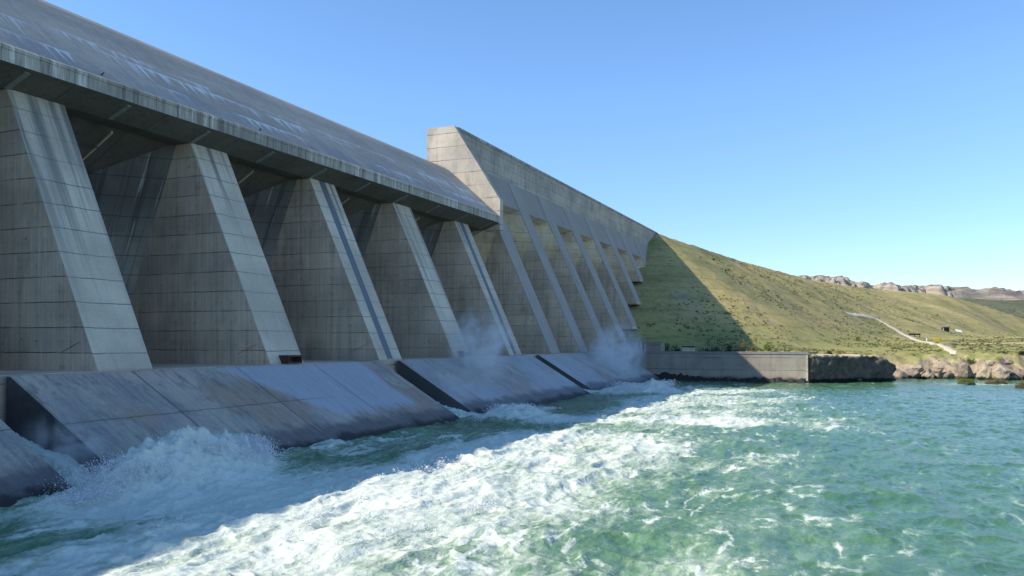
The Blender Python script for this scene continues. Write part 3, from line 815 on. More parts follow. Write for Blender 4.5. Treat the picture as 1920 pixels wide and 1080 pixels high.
def water_material():
    t = NT('river_water')
    P = t.scale(1, 1, 1)
    fo = t.attr('foam')
    w1 = t.noise(t.scale(.5, 1.2, 1), 0.5, 5, 0.6)
    wv = t.scale(1, 1, 1)
    vm = t.t.nodes.new('ShaderNodeVectorMath'); vm.operation = 'MULTIPLY_ADD'
    wn = t.t.nodes.new('ShaderNodeTexNoise'); wn.inputs['Scale'].default_value = 0.9; wn.inputs['Detail'].default_value = 3
    t.t.links.new(t.pos, wn.inputs['Vector']); t.t.links.new(wn.outputs['Color'], vm.inputs[0])
    vm.inputs[1].default_value = (1.3, 1.3, 0); t.t.links.new(t.pos, vm.inputs[2])
    wp = vm.outputs[0]
    lace = t.voro(t.scale(0.85, 1.25, 0.6, vec=wp), 1.0, 'DISTANCE_TO_EDGE')
    lace2 = t.voro(t.scale(2.3, 3.2, 1.5, vec=wp), 1.0, 'DISTANCE_TO_EDGE')
    fn = t.noise(t.scale(0.8, 1.5, 1, vec=wp), 1.2, 8, 0.68)
    ln = t.math('SUBTRACT', 0.62, t.math('ADD', t.math('MULTIPLY', lace, 0.75), t.math('MULTIPLY', lace2, 0.7)))
    fs = t.math('MULTIPLY', t.math('SUBTRACT', fn, 0.5), 2.0)
    sk1 = t.math('MULTIPLY', t.math('SUBTRACT', t.noise(t.scale(0.20, 1.0, 1, vec=wp), 1.0, 6, 0.62), 0.5), 2.2)
    n = t.math('ADD', t.math('ADD', fs, sk1), t.math('MULTIPLY', t.math('SUBTRACT', ln, 0.30), 0.75))
    v = t.math('ADD', t.math('MULTIPLY', n, 0.42), fo)
    mask = t.step(v, 0.42, 1.02)
    thin = t.step(v, 0.12, 0.70, 0, 0.8)                 # entrained bubbles: milky water under the foam
    body = t.mix(t.step(w1, .35, .65), (0.052, 0.132, 0.060), (0.080, 0.188, 0.092))
    body = t.mix(thin, body, (0.21, 0.33, 0.21))
    rip = t.math('MULTIPLY', t.noise(t.scale(1.0, 1.7, 1), 2.6, 5, 0.55, 0.3), .65)
    rip = t.math('ADD', rip, t.math('MULTIPLY', t.noise(t.scale(.6, 1.2, 1), 1.1, 4, .55, .5), 1.2))
    hgt = t.math('ADD', rip, t.math('MULTIPLY', mask, 1.1))
    fcol = t.mix(t.noise(P, 3.0, 5, .7), (0.46, 0.53, 0.42), (0.76, 0.78, 0.71))
    c = t.mix(mask, body, fcol)
    r = t.mix(mask, (0.10, 0.10, 0.10), (0.75, 0.75, 0.75))
    return t.bsdf(c, r, t.bump(hgt, 0.42, 0.24), t.mix(mask, (0.21, 0.21, 0.21), (0.1, 0.1, 0.1)), IOR=1.33)
M['water'] = water_material()
tag(grid_obj('river', rx, ry, HW, M['water'], {'foam': FA}), None, None, None, 'structure')

# ------------------------------------------------------------------ spray: thousands of small drops and clots of foam
def foam_material():
    t = NT('spray_foam')
    n = t.noise(t.scale(1, 1, 1), 2.0, 4)
    b = t.t.nodes.new('ShaderNodeBsdfTranslucent'); b.inputs[0].default_value = (.93, .94, .95, 1)
    d = t.t.nodes.new('ShaderNodeBsdfDiffuse'); d.inputs[0].default_value = (.93, .94, .95, 1)
    mx = t.t.nodes.new('ShaderNodeMixShader'); mx.inputs[0].default_value = .45
    t.t.links.new(d.outputs[0], mx.inputs[1]); t.t.links.new(b.outputs[0], mx.inputs[2]); t.t.links.new(mx.outputs[0], t.out.inputs[0])
    return t.m
M['foam'] = foam_material()
OCT = np.array([(1, 0, 0), (-1, 0, 0), (0, 1, 0), (0, -1, 0), (0, 0, 1), (0, 0, -1)], float)
OF = np.array([(0, 2, 4), (2, 1, 4), (1, 3, 4), (3, 0, 4), (2, 0, 5), (1, 2, 5), (3, 1, 5), (0, 3, 5)])
def drops(name, pts, rad, label, cat='splash'):
    n = len(pts)
    jit = rng.uniform(.55, 1.45, (n, 6, 1))
    A = rng.normal(size=(n, 3, 3)); Q, _ = np.linalg.qr(A)
    co = np.einsum('kj,nij->nki', OCT, Q) * jit * rad[:, None, None] + pts[:, None, :]
    f = OF[None] + (np.arange(n) * 6)[:, None, None]
    o = np_mesh(name, co.reshape(-1, 3), f.reshape(-1, 3), M['foam'])
    return tag(o, label, cat, None, 'stuff')
def plume(n, cx, cy, sx, sy, h, base=0.0, power=1.0, lobes=6):
    lx = rng.normal(cx, sx * .8, lobes); ly = rng.normal(cy, sy * .7, lobes); lh = h * rng.uniform(.5, 1.0, lobes) * np.exp(-((lx - cx) / (1.6 * sx)) ** 2)
    k = rng.integers(0, lobes, n)
    t = rng.random(n) ** power
    spread = .35 + .5 * t
    x = lx[k] + rng.normal(0, sx * .42, n) * spread * 1.6; y = ly[k] + rng.normal(0, sy * .5, n) * spread * 1.4
    z = base + lh[k] * t * np.clip(1.15 - ((x - lx[k]) / (sx * 1.4)) ** 2, .1, 1.2)
    return np.stack([x, y, z], -1)
P1 = np.concatenate([plume(44000, 40.6, 45.0, 2.6, 1.5, 2.4, .2, 1.0, 22), plume(80000, 46.6, 45.4, 3.0, 1.5, 2.9, .3, 1.0, 34), plume(50000, 51.8, 45.6, 2.4, 1.3, 2.5, .2, 1.0, 22)])
drops('splash_spray', P1, rng.gamma(1.6, .010, len(P1)) + .010, 'tall white burst of spray at the foot of the left apron slot')
P2 = np.concatenate([plume(14000, 103.5, 43.8, 4.0, 1.5, 1.6, .2, 1.2, 8)])
drops('splash_spray', P2, rng.gamma(1.6, .016, len(P2)) + .014, 'low mound of spray where the second slot meets the river')
P3 = np.concatenate([plume(12000, 160, 42.5, 5.0, 1.6, 1.9, .2, 1.2, 8), plume(9000, 170, 39.0, 4.0, 1.6, 2.2, .2, 1.2, 8)])
drops('splash_spray', P3, rng.gamma(1.6, .022, len(P3)) + .018, 'small spray crests in front of the farthest apron block')
# crests thrown up along the white water in the sun
cp_ = []
for _ in range(46):
    s = rng.uniform(30, 75); d = rng.uniform(20, 34); 
    if float(jets(np.array(s), np.array(d))) > .45: cp_.append(plume(170, s, d, .8, .35, rng.uniform(.5, 1.1), .1, 1.3, 3))
for _ in range(34):
    s = rng.uniform(95, 190); d = rng.uniform(6, 36)
    if float(jets(np.array(s), np.array(d))) > .4: cp_.append(plume(150, s, d, 1.0, .4, rng.uniform(.5, 1.2), .1, 1.3, 3))
P4 = np.concatenate(cp_)
drops('crest_spray', P4, rng.gamma(1.6, .010, len(P4)) + .009, 'flecks of spray tossed up along the sunlit white water')

# ------------------------------------------------------------------ mist
def mist(name, cx, cy, cz, rx_, ry_, rz_, dens, label, lean=0.0):
    bm = bmesh.new(); bmesh.ops.create_icosphere(bm, subdivisions=3, radius=1.0)
    me = bpy.data.meshes.new(name)
    for v in bm.verts:
        k = 1 + .15 * mnoise.noise(v.co * 1.7 + Vector((cx, cy, 0)))
        v.co = Vector((v.co.x * rx_ * k + lean * v.co.z * rz_, v.co.y * ry_ * k, v.co.z * rz_ * k))
    bm.to_mesh(me); bm.free()
    m = bpy.data.materials.new('mist_air'); m.use_nodes = True
    t = m.node_tree
    for n in list(t.nodes): t.nodes.remove(n)
    out = t.nodes.new('ShaderNodeOutputMaterial'); pv = t.nodes.new('ShaderNodeVolumePrincipled')
    pv.inputs['Color'].default_value = (.93, .95, .97, 1); pv.inputs['Anisotropy'].default_value = .2
    tc = t.nodes.new('ShaderNodeTexCoord')
    mp = t.nodes.new('ShaderNodeMapping'); mp.inputs['Scale'].default_value = (1 / rx_, 1 / ry_, 1 / rz_)
    t.links.new(tc.outputs['Object'], mp.inputs[0])
    ln = t.nodes.new('ShaderNodeVectorMath'); ln.operation = 'LENGTH'; t.links.new(mp.outputs[0], ln.inputs[0])
    fo = t.nodes.new('ShaderNodeMapRange'); fo.interpolation_type = 'SMOOTHSTEP'
    fo.inputs[1].default_value = .98; fo.inputs[2].default_value = .05; t.links.new(ln.outputs['Value'], fo.inputs[0])
    no = t.nodes.new('ShaderNodeTexNoise'); no.inputs['Scale'].default_value = .30; no.inputs['Detail'].default_value = 5; no.inputs['Roughness'].default_value = .62; no.inputs['Distortion'].default_value = 1.2
    t.links.new(tc.outputs['Object'], no.inputs['Vector'])
    nr = t.nodes.new('ShaderNodeMapRange'); nr.inputs[1].default_value = .44; nr.inputs[2].default_value = .74; t.links.new(no.outputs['Fac'], nr.inputs[0])
    mu = t.nodes.new('ShaderNodeMath'); mu.operation = 'MULTIPLY'; t.links.new(fo.outputs[0], mu.inputs[0]); t.links.new(nr.outputs[0], mu.inputs[1])
    m2 = t.nodes.new('ShaderNodeMath'); m2.operation = 'MULTIPLY'; t.links.new(mu.outputs[0], m2.inputs[0]); m2.inputs[1].default_value = dens
    t.links.new(m2.outputs[0], pv.inputs['Density']); t.links.new(pv.outputs[0], out.inputs['Volume'])
    me.materials.append(m)
    o = bpy.data.objects.new(name, me); o.location = (cx, cy, cz); link(o)
    return tag(o, label, 'mist', None, 'stuff')
mist('mist', 119, 56.0, 9.5, 8.5, 6.0, 7.5, 1.15, 'pale mist drifting up against the fourth buttress from the left', .25)
mist('mist', 187, 53.0, 6.5, 13.0, 8.0, 10.0, .9, 'wide cloud of spray mist over the farthest apron block', .2)
mist('mist', 46.2, 45.3, 1.2, 7.2, 2.6, 2.7, 9.0, 'dense white veil of fine spray round the big burst at the left apron slot')
mist('mist', 41.3, 52.0, 3.0, 2.0, 5.0, 2.6, 1.1, 'blue-white mist inside the left apron slot')
mist('mist', 104, 53.5, 4.0, 3.4, 4.2, 4.2, .6, 'thin mist in the middle apron slot')
# water jets down the slots
def slot_water():
    for (x0, x1, lab) in ((39.4, 43.2, 'white water racing down the left apron slot'), (96.1, 101.1, 'white water racing down the middle apron slot'), (151.7, 155.3, 'white water racing down the far apron slot')):
        ys = np.linspace(46.5, 60.5, 120); xs = np.linspace(x0, x1, 34)
        A, B = np.meshgrid(xs, ys, indexing='ij')
        t = (B - 46.5) / 14
        h = .2 + 3.6 * t ** 1.3 + (ridged(A / 1.3, B / 3.0, 4, 401) - .4) * 1.1 - .6 * np.abs((A - (x0 + x1) / 2) / 2) ** 2
        o = grid_obj('slot_water', xs, ys, h, M['water'], {'foam': np.full(A.shape, .95)})
        tag(o, lab, 'white water', None, 'stuff')
slot_water()

# ------------------------------------------------------------------ boulders, shrubs, small things on the far bank
def tz(x, y): return float(terrain(np.array([x]), np.array([y]))[0])

def rock_mat(name, c0, c1):
    t = NT(name)
    P = t.scale(1, 1, 1)
    n = t.noise(P, .8, 6, .7)
    c = t.mix(t.step(n, .3, .7), c0, c1)
    c = t.mix(t.step(t.z, 1.0, .4, 0, .8), c, (.03, .027, .024))
    return t.bsdf(c, .92, t.bump(t.noise(P, 2.5, 6, .7), .8, .2), .15)
M['tanrock'] = rock_mat('tan_rock', (.26, .205, .14), (.47, .39, .28))
M['greyrock'] = rock_mat('grey_rock', (.16, .13, .10), (.32, .26, .20))
def boulder(x, y, z, r, sx, sy, sz, seed, mat, label):
    bm = bmesh.new(); bmesh.ops.create_icosphere(bm, subdivisions=4, radius=1.0)
    rr = random.Random(seed)
    planes = [(Vector((rr.gauss(0, 1), rr.gauss(0, 1), rr.gauss(0, .8))).normalized(), rr.uniform(.55, .9)) for _ in range(11)]
    r *= .84
    for v in bm.verts:
        p = v.co.copy()
        for n, dd in planes:
            k = p.dot(n)
            if k > dd: p -= n * (k - dd) * .92
        p *= 1 + .16 * mnoise.fractal(p * 1.6 + Vector((seed, 0, 0)), .8, 2.0, 4)
        v.co = Vector((p.x * sx, p.y * sy, p.z * sz)) * r
    me = bpy.data.meshes.new('boulder'); bm.to_mesh(me); bm.free(); me.materials.append(mat)
    o = bpy.data.objects.new('boulder', me); o.location = (x, y, z); o.rotation_euler = (0, 0, rr.uniform(0, 6)); link(o)
    return tag(o, label, 'boulder', 'boulders along the far bank')

ROCKS = [  # x, y, z, radius, sx, sy, sz, material, label
    (249.0, -12.0, 1.0, 2.6, 1.2, 1.0, .9, 'greyrock', 'dark grey boulder tucked against the end of the rock bluff'),
    (252.0, -13.0, 2.6, 2.2, 1.3, 1.0, .7, 'tanrock', 'flat tan boulder above the grey one beside the rock bluff'),
    (252.5, -16.5, 1.2, 2.3, 1.0, 1.4, .8, 'tanrock', 'long low tan boulder at the waterline right of the rock bluff'),
    (255.0, -19.0, 2.7, 1.9, 1.2, 1.0, .8, 'tanrock', 'rounded tan boulder under the lower end of the pale path'),
    (252.5, -21.5, .9, 2.0, 1.1, 1.1, .8, 'greyrock', 'squat grey boulder in the water below the pale path'),
    (253.2, -25.5, 2.0, 3.1, 1.0, .9, 1.1, 'greyrock', 'tall dark boulder behind the grassy islet'),
    (250.5, -29.5, 1.6, 2.9, 1.0, .8, 1.15, 'tanrock', 'upright pale boulder just right of the grassy islet'),
    (249.0, -33.0, 1.5, 3.3, 1.0, 1.3, .9, 'tanrock', 'broad pinkish tan boulder, widest of the bank'),
    (251.5, -37.0, 1.4, 2.4, 1.0, .9, 1.0, 'greyrock', 'shadowed boulder in the gap between the two broad tan ones'),
    (250.0, -41.5, 1.8, 3.4, 1.0, 1.2, 1.0, 'tanrock', 'big rounded tan boulder at the right edge of the picture'),
    (256.0, -31.5, 4.3, 1.5, 1.2, 1.1, .7, 'tanrock', 'small tan boulder on top of the bank below the bright bush'),
    (257.5, -36.0, 4.6, 1.3, 1.1, 1.2, .7, 'greyrock', 'small grey boulder on the grass above the shadowed gap'),
    (257.0, -41.0, 4.8, 1.7, 1.1, 1.3, .7, 'tanrock', 'mid sized tan boulder on the bank top near the right edge'),
]
for i, (x, y, z, r, a, b, c, m, lab) in enumerate(ROCKS):
    boulder(x, y, z, r, a, b, c, 40 + i, M[m], lab)

def leaf_mat(name, c0, c1):
    t = NT(name)
    n = t.noise(t.scale(1, 1, 1), 1.6, 3)
    d = t.t.nodes.new('ShaderNodeBsdfDiffuse'); t.t.links.new(t.mix(t.step(n, .3, .7), c0, c1), d.inputs[0])
    b = t.t.nodes.new('ShaderNodeBsdfTranslucent'); t.t.links.new(t.mix(t.step(n, .3, .7), c0, c1), b.inputs[0])
    mx = t.t.nodes.new('ShaderNodeMixShader'); mx.inputs[0].default_value = .3
    t.t.links.new(d.outputs[0], mx.inputs[1]); t.t.links.new(b.outputs[0], mx.inputs[2]); t.t.links.new(mx.outputs[0], t.out.inputs[0])
    return t.m
M['leaf'] = leaf_mat('dull_leaves', (.045, .06, .028), (.08, .095, .04))
M['bright'] = leaf_mat('bright_leaves', (.10, .17, .03), (.17, .24, .05))
M['straw'] = leaf_mat('straw_leaves', (.16, .15, .06), (.25, .22, .10))
M['bark'] = plain('bark', (.09, .07, .05), .9)

def leaves(n, cx, cy, cz, rx_, ry_, rz_, size, seed):
    g = np.random.default_rng(seed)
    k = 7
    lc = g.normal(0, .45, (k, 3)); lc[:, 2] = np.abs(lc[:, 2]) * .9; lr = g.uniform(.3, .55, k)
    w = g.integers(0, k, n)
    d = g.normal(size=(n, 3)); d /= np.linalg.norm(d, axis=1)[:, None]
    p = lc[w] + d * (lr[w] * g.random(n) ** .4)[:, None]
    p[:, 2] = np.clip(p[:, 2], .0, None)
    p = p * (rx_, ry_, rz_) + (cx, cy, cz)
    A = g.normal(size=(n, 3, 3)); Q, _ = np.linalg.qr(A)
    s = size * g.uniform(.6, 1.4, n)
    quad = np.array([(-1, 0, 0), (0, -.45, 0), (1, 0, 0), (0, .45, 0)])
    co = np.einsum('kj,nij->nki', quad, Q) * s[:, None, None] + p[:, None, :]
    return co.reshape(-1, 3)

def shrub(x, y, r, h, mat, label, seed, name='shrub'):
    z = tz(x, y) - .1
    e = empty(name, (x, y, z), label, 'shrub', 'shrubs on the far bank')
    co = leaves(520, 0, 0, .15, r, r, h, .17, seed)
    f = np.arange(len(co)).reshape(-1, 4)
    o = np_mesh('foliage', co, f, mat, shade=False); o.parent = e
    mb = MB(); rr = random.Random(seed)
    for _ in range(5):
        a = rr.uniform(0, 6.28); q = rr.uniform(.2, .5)
        b = (math.cos(a) * r * q, math.sin(a) * r * q, h * .75)
        mb.loft([[(cx_ + b[0] * t_ + dx * w_, b[1] * t_ + dy * w_, b[2] * t_) for dx, dy in ((-1, -1), (1, -1), (1, 1), (-1, 1))]
                 for t_, w_, cx_ in ((0, .06, 0), (1, .02, 0))])
    mb.build('stem', M['bark'], e)
SHR = [
    (229.5, 50.4, 1.6, 2.6, 'leaf', 'dark bush in shade just right of the lower concrete block'),
    (222.0, 46.0, 1.3, 2.0, 'leaf', 'small dark bush between the lower block and the grey box'),
    (224.0, 38.8, 2.0, 2.9, 'leaf', 'dark spreading bush right of the grey box'),
    (231.5, 37.2, 2.3, 3.4, 'leaf', 'tallest dark bush in the shaded row behind the wall'),
    (226.0, 33.0, 1.9, 2.6, 'leaf', 'dark bush in the shaded row, left of the sunlit pair'),
    (231.0, 30.3, 1.5, 4.1, 'straw', 'tall pale green bush at the edge of the shadow'),
    (229.5, 27.2, 1.9, 3.3, 'straw', 'yellowish bush, right one of the sunlit pair at the shadow edge'),
    (238.5, 24.2, 1.2, 1.5, 'bright', 'low green bush in the sun behind the end of the wall'),
    (264.0, -28.2, 1.3, 1.9, 'bright', 'bright green bush on the bank above the boulders'),
    (240.0, 8.5, 1.1, 1.2, 'leaf', 'little dull bush on the ground above the rock bluff'),
    (268.0, -40.5, 1.2, 1.2, 'leaf', 'little dull bush on the bank near the right edge'),
]
for i, (x, y, r, h, m, lab) in enumerate(SHR):
    shrub(x, y, r, h, M[m], lab, 500 + i)

# grassy islets on the shoal
def islet(x, y, rx_, ry_, label, seed, mat):
    e = empty('islet', (x, y, 0), label, 'islet', 'grassy islets in the shallows')
    bm = bmesh.new(); bmesh.ops.create_icosphere(bm, subdivisions=3, radius=1.0)
    for v in bm.verts:
        k = 1 + .35 * mnoise.fractal(v.co * 1.8 + Vector((seed, 0, 0)), .8, 2.0, 3)
        v.co = Vector((v.co.x * rx_ * k, v.co.y * ry_ * k, v.co.z * .85 * k))
    me = bpy.data.meshes.new('rock'); bm.to_mesh(me); bm.free(); me.materials.append(M['greyrock'])
    link(bpy.data.objects.new('rock', me), e)
    g = np.random.default_rng(seed)
    n = 420
    ax = g.normal(0, .45, n) * rx_; ay = g.normal(0, .45, n) * ry_
    h = g.uniform(.5, 1.2, n); az = .45
    lean = g.normal(0, .3, (n, 2)); a = g.uniform(0, 6.28, n); w = .05
    co = np.stack([np.stack([ax - np.cos(a) * w, ay - np.sin(a) * w, np.full(n, az)], -1), np.stack([ax + np.cos(a) * w, ay + np.sin(a) * w, np.full(n, az)], -1),
                   np.stack([ax + lean[:, 0], ay + lean[:, 1], az + h], -1)], 1).reshape(-1, 3)
    o = np_mesh('grass_tuft', co, np.arange(3 * n).reshape(-1, 3), mat, shade=False); o.parent = e
islet(222.0, -22.4, 1.4, 1.8, 'green grassy islet on a dark rock, tallest in the shallows', 71, M['bright'])
islet(226.5, -29.3, 1.2, 2.4, 'low flat grassy islet to the right of the tall one', 72, M['straw'])
islet(211.0, -32.5, 1.0, 1.6, 'small yellowish islet cut off by the right edge of the picture', 73, M['straw'])

# pale path and dirt track laid on the ground
def ribbon(name, pts, w, mat, lift=.08):
    P = [Vector(p) for p in pts]
    out = []
    for i in range(len(P) - 1):                                   # Catmull-Rom through the points
        p0, p1, p2, p3 = P[max(i - 1, 0)], P[i], P[i + 1], P[min(i + 2, len(P) - 1)]
        n = max(2, int((p2 - p1).length / 1.0))
        for k in range(n):
            t = k / n
            out.append(.5 * ((2 * p1) + (p2 - p0) * t + (2 * p0 - 5 * p1 + 4 * p2 - p3) * t * t + (3 * p1 - p0 - 3 * p2 + p3) * t ** 3))
    out.append(P[-1])
    co = []; m = 7
    for i, p in enumerate(out):
        d = (out[min(i + 1, len(out) - 1)] - out[max(i - 1, 0)]).normalized()
        nrm = Vector((-d.y, d.x))
        ww = w(p.x) * (1 + .35 * (mnoise.noise(Vector((p.x * .3, p.y * .3, 0)))))
        for j in range(m):
            q = p + nrm * ww * (j / (m - 1) - .5)
            co.append((q.x, q.y))
    co = np.array(co)
    z = terrain(co[:, 0], co[:, 1]) + lift + .25
    z = z.reshape(-1, m); z[:, 0] -= .7; z[:, -1] -= .7
    co = np.column_stack([co, z.ravel()])
    k = np.arange((len(out) - 1) * (m - 1)); a = (k // (m - 1)) * m + k % (m - 1)
    o = np_mesh(name, co, np.stack([a, a + m, a + m + 1, a + 1], -1), mat)
    return tag(o, None, None, None, 'structure')
M['dirt'] = plain('pale_dirt', (.56, .48, .36), .95, .18, .8)
M['track'] = plain('dusty_track', (.36, .27, .18), .95, .2, .8)
ribbon('path', [(491.1, 9.2), (503, 5.0), (538, -5.5), (531, -11.8), (510.9, -19.5), (485, -25.0), (407.7, -27.3), (344.3, -26.6), (297.5, -24.9), (268.8, -23.9)], lambda x: 2.3 + 2.7 * float(smooth(460, 520, x)), M['dirt'])
ribbon('track', [(372, -27.2), (382, -31.5), (393.5, -37.3), (394, -46), (390, -59.7), (384, -80)], lambda x: 2.6, M['track'])

# small fixtures on the bank
M['dark'] = plain('dark_steel', (.02, .022, .025), .6)
M['white'] = plain('white_paint', (.72, .70, .62), .7, .06)
M['yellow'] = plain('yellow_paint', (.75, .55, .06), .6, .1)
M['grey'] = plain('grey_steel', (.22, .23, .24), .6)
def site(name, x, y, label, cat, rz=0.0):
    return empty(name, (x, y, tz(x, y)), label, cat, None, rz)
AX = -1.17   # local x runs to the right as seen from the river
e = site('equipment_shed', 642.7, -52.2, 'small dark shed with a lean-to on the green slope above the track', 'shed', AX)
e.scale = (.8,) * 3
mb = MB(); mb.box(-2.6, 2.2, -2, 2, -1, 3.0); mb.build('shed_body', M['dark'], e, bevel=.05)
mb = MB(); mb.add([(-2.9, -2.3, 3.0), (2.5, -2.3, 3.0), (2.5, 2.3, 3.6), (-2.9, 2.3, 3.6), (-2.9, -2.3, 3.15), (2.5, -2.3, 3.15), (2.5, 2.3, 3.75), (-2.9, 2.3, 3.75)],
               [(0, 3, 2, 1), (4, 5, 6, 7), (0, 1, 5, 4), (1, 2, 6, 5), (2, 3, 7, 6), (3, 0, 4, 7)]); mb.build('roof', M['dark'], e)
mb = MB(); mb.box(-4.6, -2.8, -1, 1, -1, 1.8); mb.build('lean_to', M['grey'], e, bevel=.04)
mb = MB(); mb.box(-3.0, -2.62, -2.1, -1.9, -1, 2.9); mb.build('door_post', M['white'], e)
e = site('concrete_slab', 658.0, -61.5, 'white tilted slab with a grey apron lying right of the dark shed', 'slab', AX); e.scale = (.85,) * 3
mb = MB(); mb.add([(-2.2, -2.0, .3), (2.8, -2.0, -.3), (2.8, 1.5, 1.4), (-2.2, 1.5, 2.4), (-2.2, -2.0, .6), (2.8, -2.0, 0), (2.8, 1.5, 1.7), (-2.2, 1.5, 2.7)],
               [(0, 3, 2, 1), (4, 5, 6, 7), (0, 1, 5, 4), (1, 2, 6, 5), (2, 3, 7, 6), (3, 0, 4, 7)]); mb.build('panel', M['white'], e)
mb = MB(); mb.box(-9.0, -1.6, -2.2, .2, -1.0, .35); mb.build('footing', M['grey'], e, bevel=.05)
e = site('yellow_board', 430.1, -31.4, 'bright yellow board on two posts where the path meets the track', 'board', AX); e.scale = (1.4,) * 3
mb = MB(); mb.box(-1.0, 1.0, -.06, .06, .5, 1.7); mb.build('panel', M['yellow'], e, bevel=.02)
for q in (-.8, .8):
    mb = MB(); mb.box(q - .05, q + .05, .06, .16, -.3, 1.8); mb.build('post', M['grey'], e)
e = site('guard_rail', 510.4, -26.2, 'low dark guard rail on short posts just above the pale path', 'guard rail', AX); e.scale = (1.8,) * 3
mb = MB(); mb.box(-1.8, 1.8, -.08, .08, .45, .95); mb.build('rail', M['dark'], e, bevel=.02)
for q in (-1.6, 0, 1.6):
    mb = MB(); mb.box(q - .07, q + .07, .08, .2, -.3, .95); mb.build('post', M['dark'], e)
e = site('marker_post', 479.6, -30.3, 'short white marker post left of the yellow board', 'post', AX); e.scale = (1.5,) * 3
mb = MB(); mb.box(-.18, .18, -.18, .18, -.2, 1.1); mb.build('shaft', M['white'], e, bevel=.03)
mb = MB(); mb.box(-.24, .24, -.24, .24, 1.1, 1.28); mb.build('cap', M['grey'], e, bevel=.02)

# two birds perched on the lip of the deck
def bird(x, label):
    prof_ = [(-.20, .05, .015), (-.12, .10, .05), (-.02, .16, .09), (.07, .22, .085), (.12, .29, .05), (.15, .33, .055), (.19, .34, .045), (.23, .33, .012), (.29, .32, .004)]
    v, f = [], []; n = 10
    for (a, z, r) in prof_:
        for k in range(n):
            t = 2 * math.pi * k / n
            v.append((x + a * 1.1, 70.35 + math.cos(t) * r * 1.1, 26.68 + Z + .02 + z * 1.2 + math.sin(t) * r * 1.25))
    for i in range(len(prof_) - 1):
        for k in range(n):
            f.append((i * n + k, i * n + (k + 1) % n, (i + 1) * n + (k + 1) % n, (i + 1) * n + k))
    f += [tuple(range(n)), tuple(range((len(prof_) - 1) * n, len(prof_) * n))]
    o0 = (x, 70.35, 26.66 + Z)
    o = mesh_obj('bird', v, f, M['dark'], None, o0, True)
    for q in (-.035, .035):
        mb = MB(); mb.box(-.012 + q * .4, .012 + q * .4, q - .012, q + .012, 0, .2); mb.build('leg', M['dark'], o)
    return tag(o, label, 'bird')
bird(60.3, 'small dark bird perched on the deck lip above the leftmost leaning buttress face')
bird(83.9, 'small dark bird perched on the deck lip above the second leaning buttress face')

# low scrub scattered over the slope: nobody could count it
def scrub():
    g = np.random.default_rng(5)
    n = 16000
    x = 218 + g.random(n) ** 1.5 * 560; y = g.uniform(-170, 78, n)
    db, side = seg_dist(x, y, BANK)
    dens = fbm(x / 30, y / 30, 4, 88)
    z = terrain(x, y)
    cx_ = x - 0; k = (side > 0) & (db > 4) & (dens > .44) & (z > 6.2) & (y < 70) & (z < 55)
    dc, _ = seg_dist(x, y, [(491, 9), (540, -6), (511, -19.5), (485, -25), (344, -26.6), (269, -24)])
    k &= dc > 2.5
    x, y, z = x[k], y[k], z[k]; n = len(x)
    m = 26
    r = g.gamma(2.5, .085, n) + .10
    d = g.normal(size=(n, m, 3)); d[..., 2] = np.abs(d[..., 2]) * .8
    p = d * r[:, None, None] * .55 + np.stack([x, y, z], -1)[:, None, :]
    p = p.reshape(-1, 3); s = np.repeat(r * .42, m) * g.uniform(.6, 1.4, n * m)
    A = g.normal(size=(n * m, 3, 3)); Q, _ = np.linalg.qr(A)
    quad = np.array([(-1, 0, 0), (0, -.6, 0), (1, 0, 0), (0, .6, 0)])
    co = (np.einsum('kj,nij->nki', quad, Q) * s[:, None, None] + p[:, None, :]).reshape(-1, 3)
    t = NT('scrub_leaves')
    q = t.noise(t.scale(1, 1, 1), .07, 4)
    c = t.mix(t.step(q, .4, .6), (.10, .12, .045), (.24, .21, .10))
    m_ = t.bsdf(c, .9, None, .1)
    tag(np_mesh('scrub', co, np.arange(len(co)).reshape(-1, 4), m_, shade=False), 'low sage scrub dotted over the grassy slope', 'scrub', None, 'stuff')
scrub()

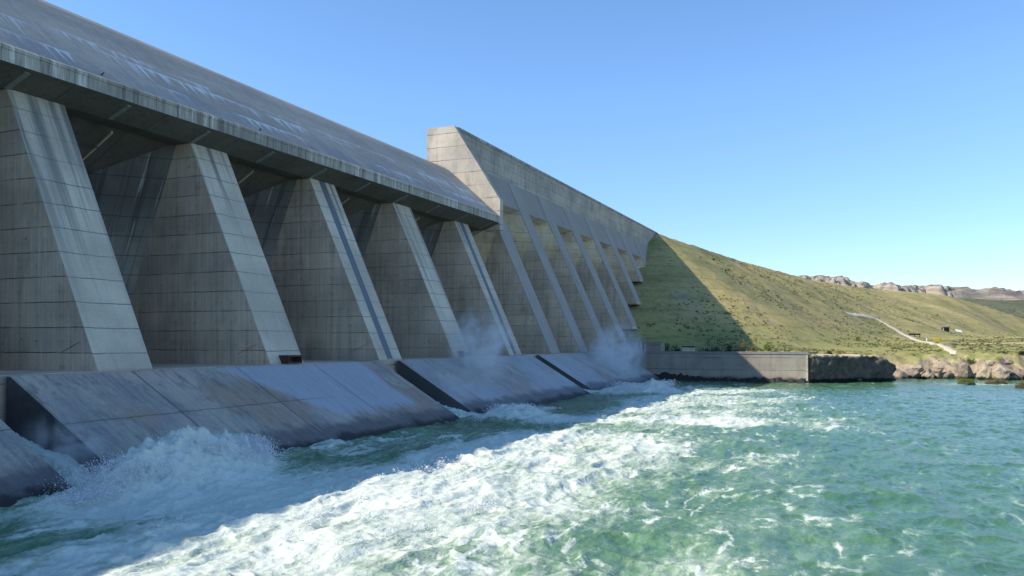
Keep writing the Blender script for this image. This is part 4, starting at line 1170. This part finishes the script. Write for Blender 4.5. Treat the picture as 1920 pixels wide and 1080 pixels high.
# ------------------------------------------------------------------ light, sky, camera
SUNV = Vector((-0.65, 1.0, 0.95)).normalized()
L = bpy.data.lights.new('sun', 'SUN'); L.energy = 3.2; L.angle = math.radians(.5); L.color = (1.0, .93, .82)
lo = bpy.data.objects.new('sun', L); lo.rotation_euler = (-SUNV).to_track_quat('-Z', 'Y').to_euler(); lo.location = (0, 0, 200); link(lo)
W = bpy.data.worlds.new('World'); SC.world = W; W.use_nodes = True
sk = W.node_tree.nodes.new('ShaderNodeTexSky'); sk.sky_type = 'NISHITA'; sk.sun_disc = False
sk.sun_elevation = math.asin(SUNV.z); sk.sun_rotation = math.atan2(SUNV.x, SUNV.y)
sk.air_density = 1.0; sk.dust_density = 0.0; sk.ozone_density = 1.6; sk.altitude = 2200.0
bg = W.node_tree.nodes['Background']; hs = W.node_tree.nodes.new('ShaderNodeHueSaturation'); hs.inputs['Saturation'].default_value = 1.10; hs.inputs['Hue'].default_value = .4962
W.node_tree.links.new(sk.outputs[0], hs.inputs['Color'])
tcw = W.node_tree.nodes.new('ShaderNodeTexCoord'); sxw = W.node_tree.nodes.new('ShaderNodeSeparateXYZ'); W.node_tree.links.new(tcw.outputs['Generated'], sxw.inputs[0])
rw = W.node_tree.nodes.new('ShaderNodeValToRGB'); W.node_tree.links.new(sxw.outputs[2], rw.inputs[0])       # thinner horizon glow than the model's
e_ = rw.color_ramp.elements; e_[0].position = 0.0; e_[0].color = (.53, .53, .665, 1); e_[1].position = .55; e_[1].color = (.80, .835, .86, 1)
n_ = e_.new(.12); n_.color = (.63, .65, .785, 1); n_ = e_.new(.28); n_.color = (.77, .805, .885, 1)
mw = W.node_tree.nodes.new('ShaderNodeMix'); mw.data_type = 'RGBA'; mw.blend_type = 'MULTIPLY'; mw.inputs[0].default_value = 1.0
W.node_tree.links.new(hs.outputs[0], mw.inputs[6]); W.node_tree.links.new(rw.outputs[0], mw.inputs[7]); W.node_tree.links.new(mw.outputs[2], bg.inputs[0]); bg.inputs[1].default_value = .15
SC.view_settings.view_transform = 'Standard'; SC.view_settings.look = 'None'
SC.view_settings.exposure = 1.02; SC.view_settings.gamma = 1.0

cam = bpy.data.cameras.new('camera'); co_ = bpy.data.objects.new('camera', cam); link(co_)
cam.sensor_width = 36; cam.lens = 1550 / 1920 * 36
cam.shift_y = 101 / 1920
cam.clip_start = .5; cam.clip_end = 60000
co_.location = (0, 0, H0)
co_.rotation_euler = (math.radians(90), 0, math.atan2(659, 1550) - math.radians(90))
SC.camera = co_
SC.cycles.volume_step_rate = 2.0
SC.cycles.volume_bounces = 3
SC.cycles.use_denoising = True
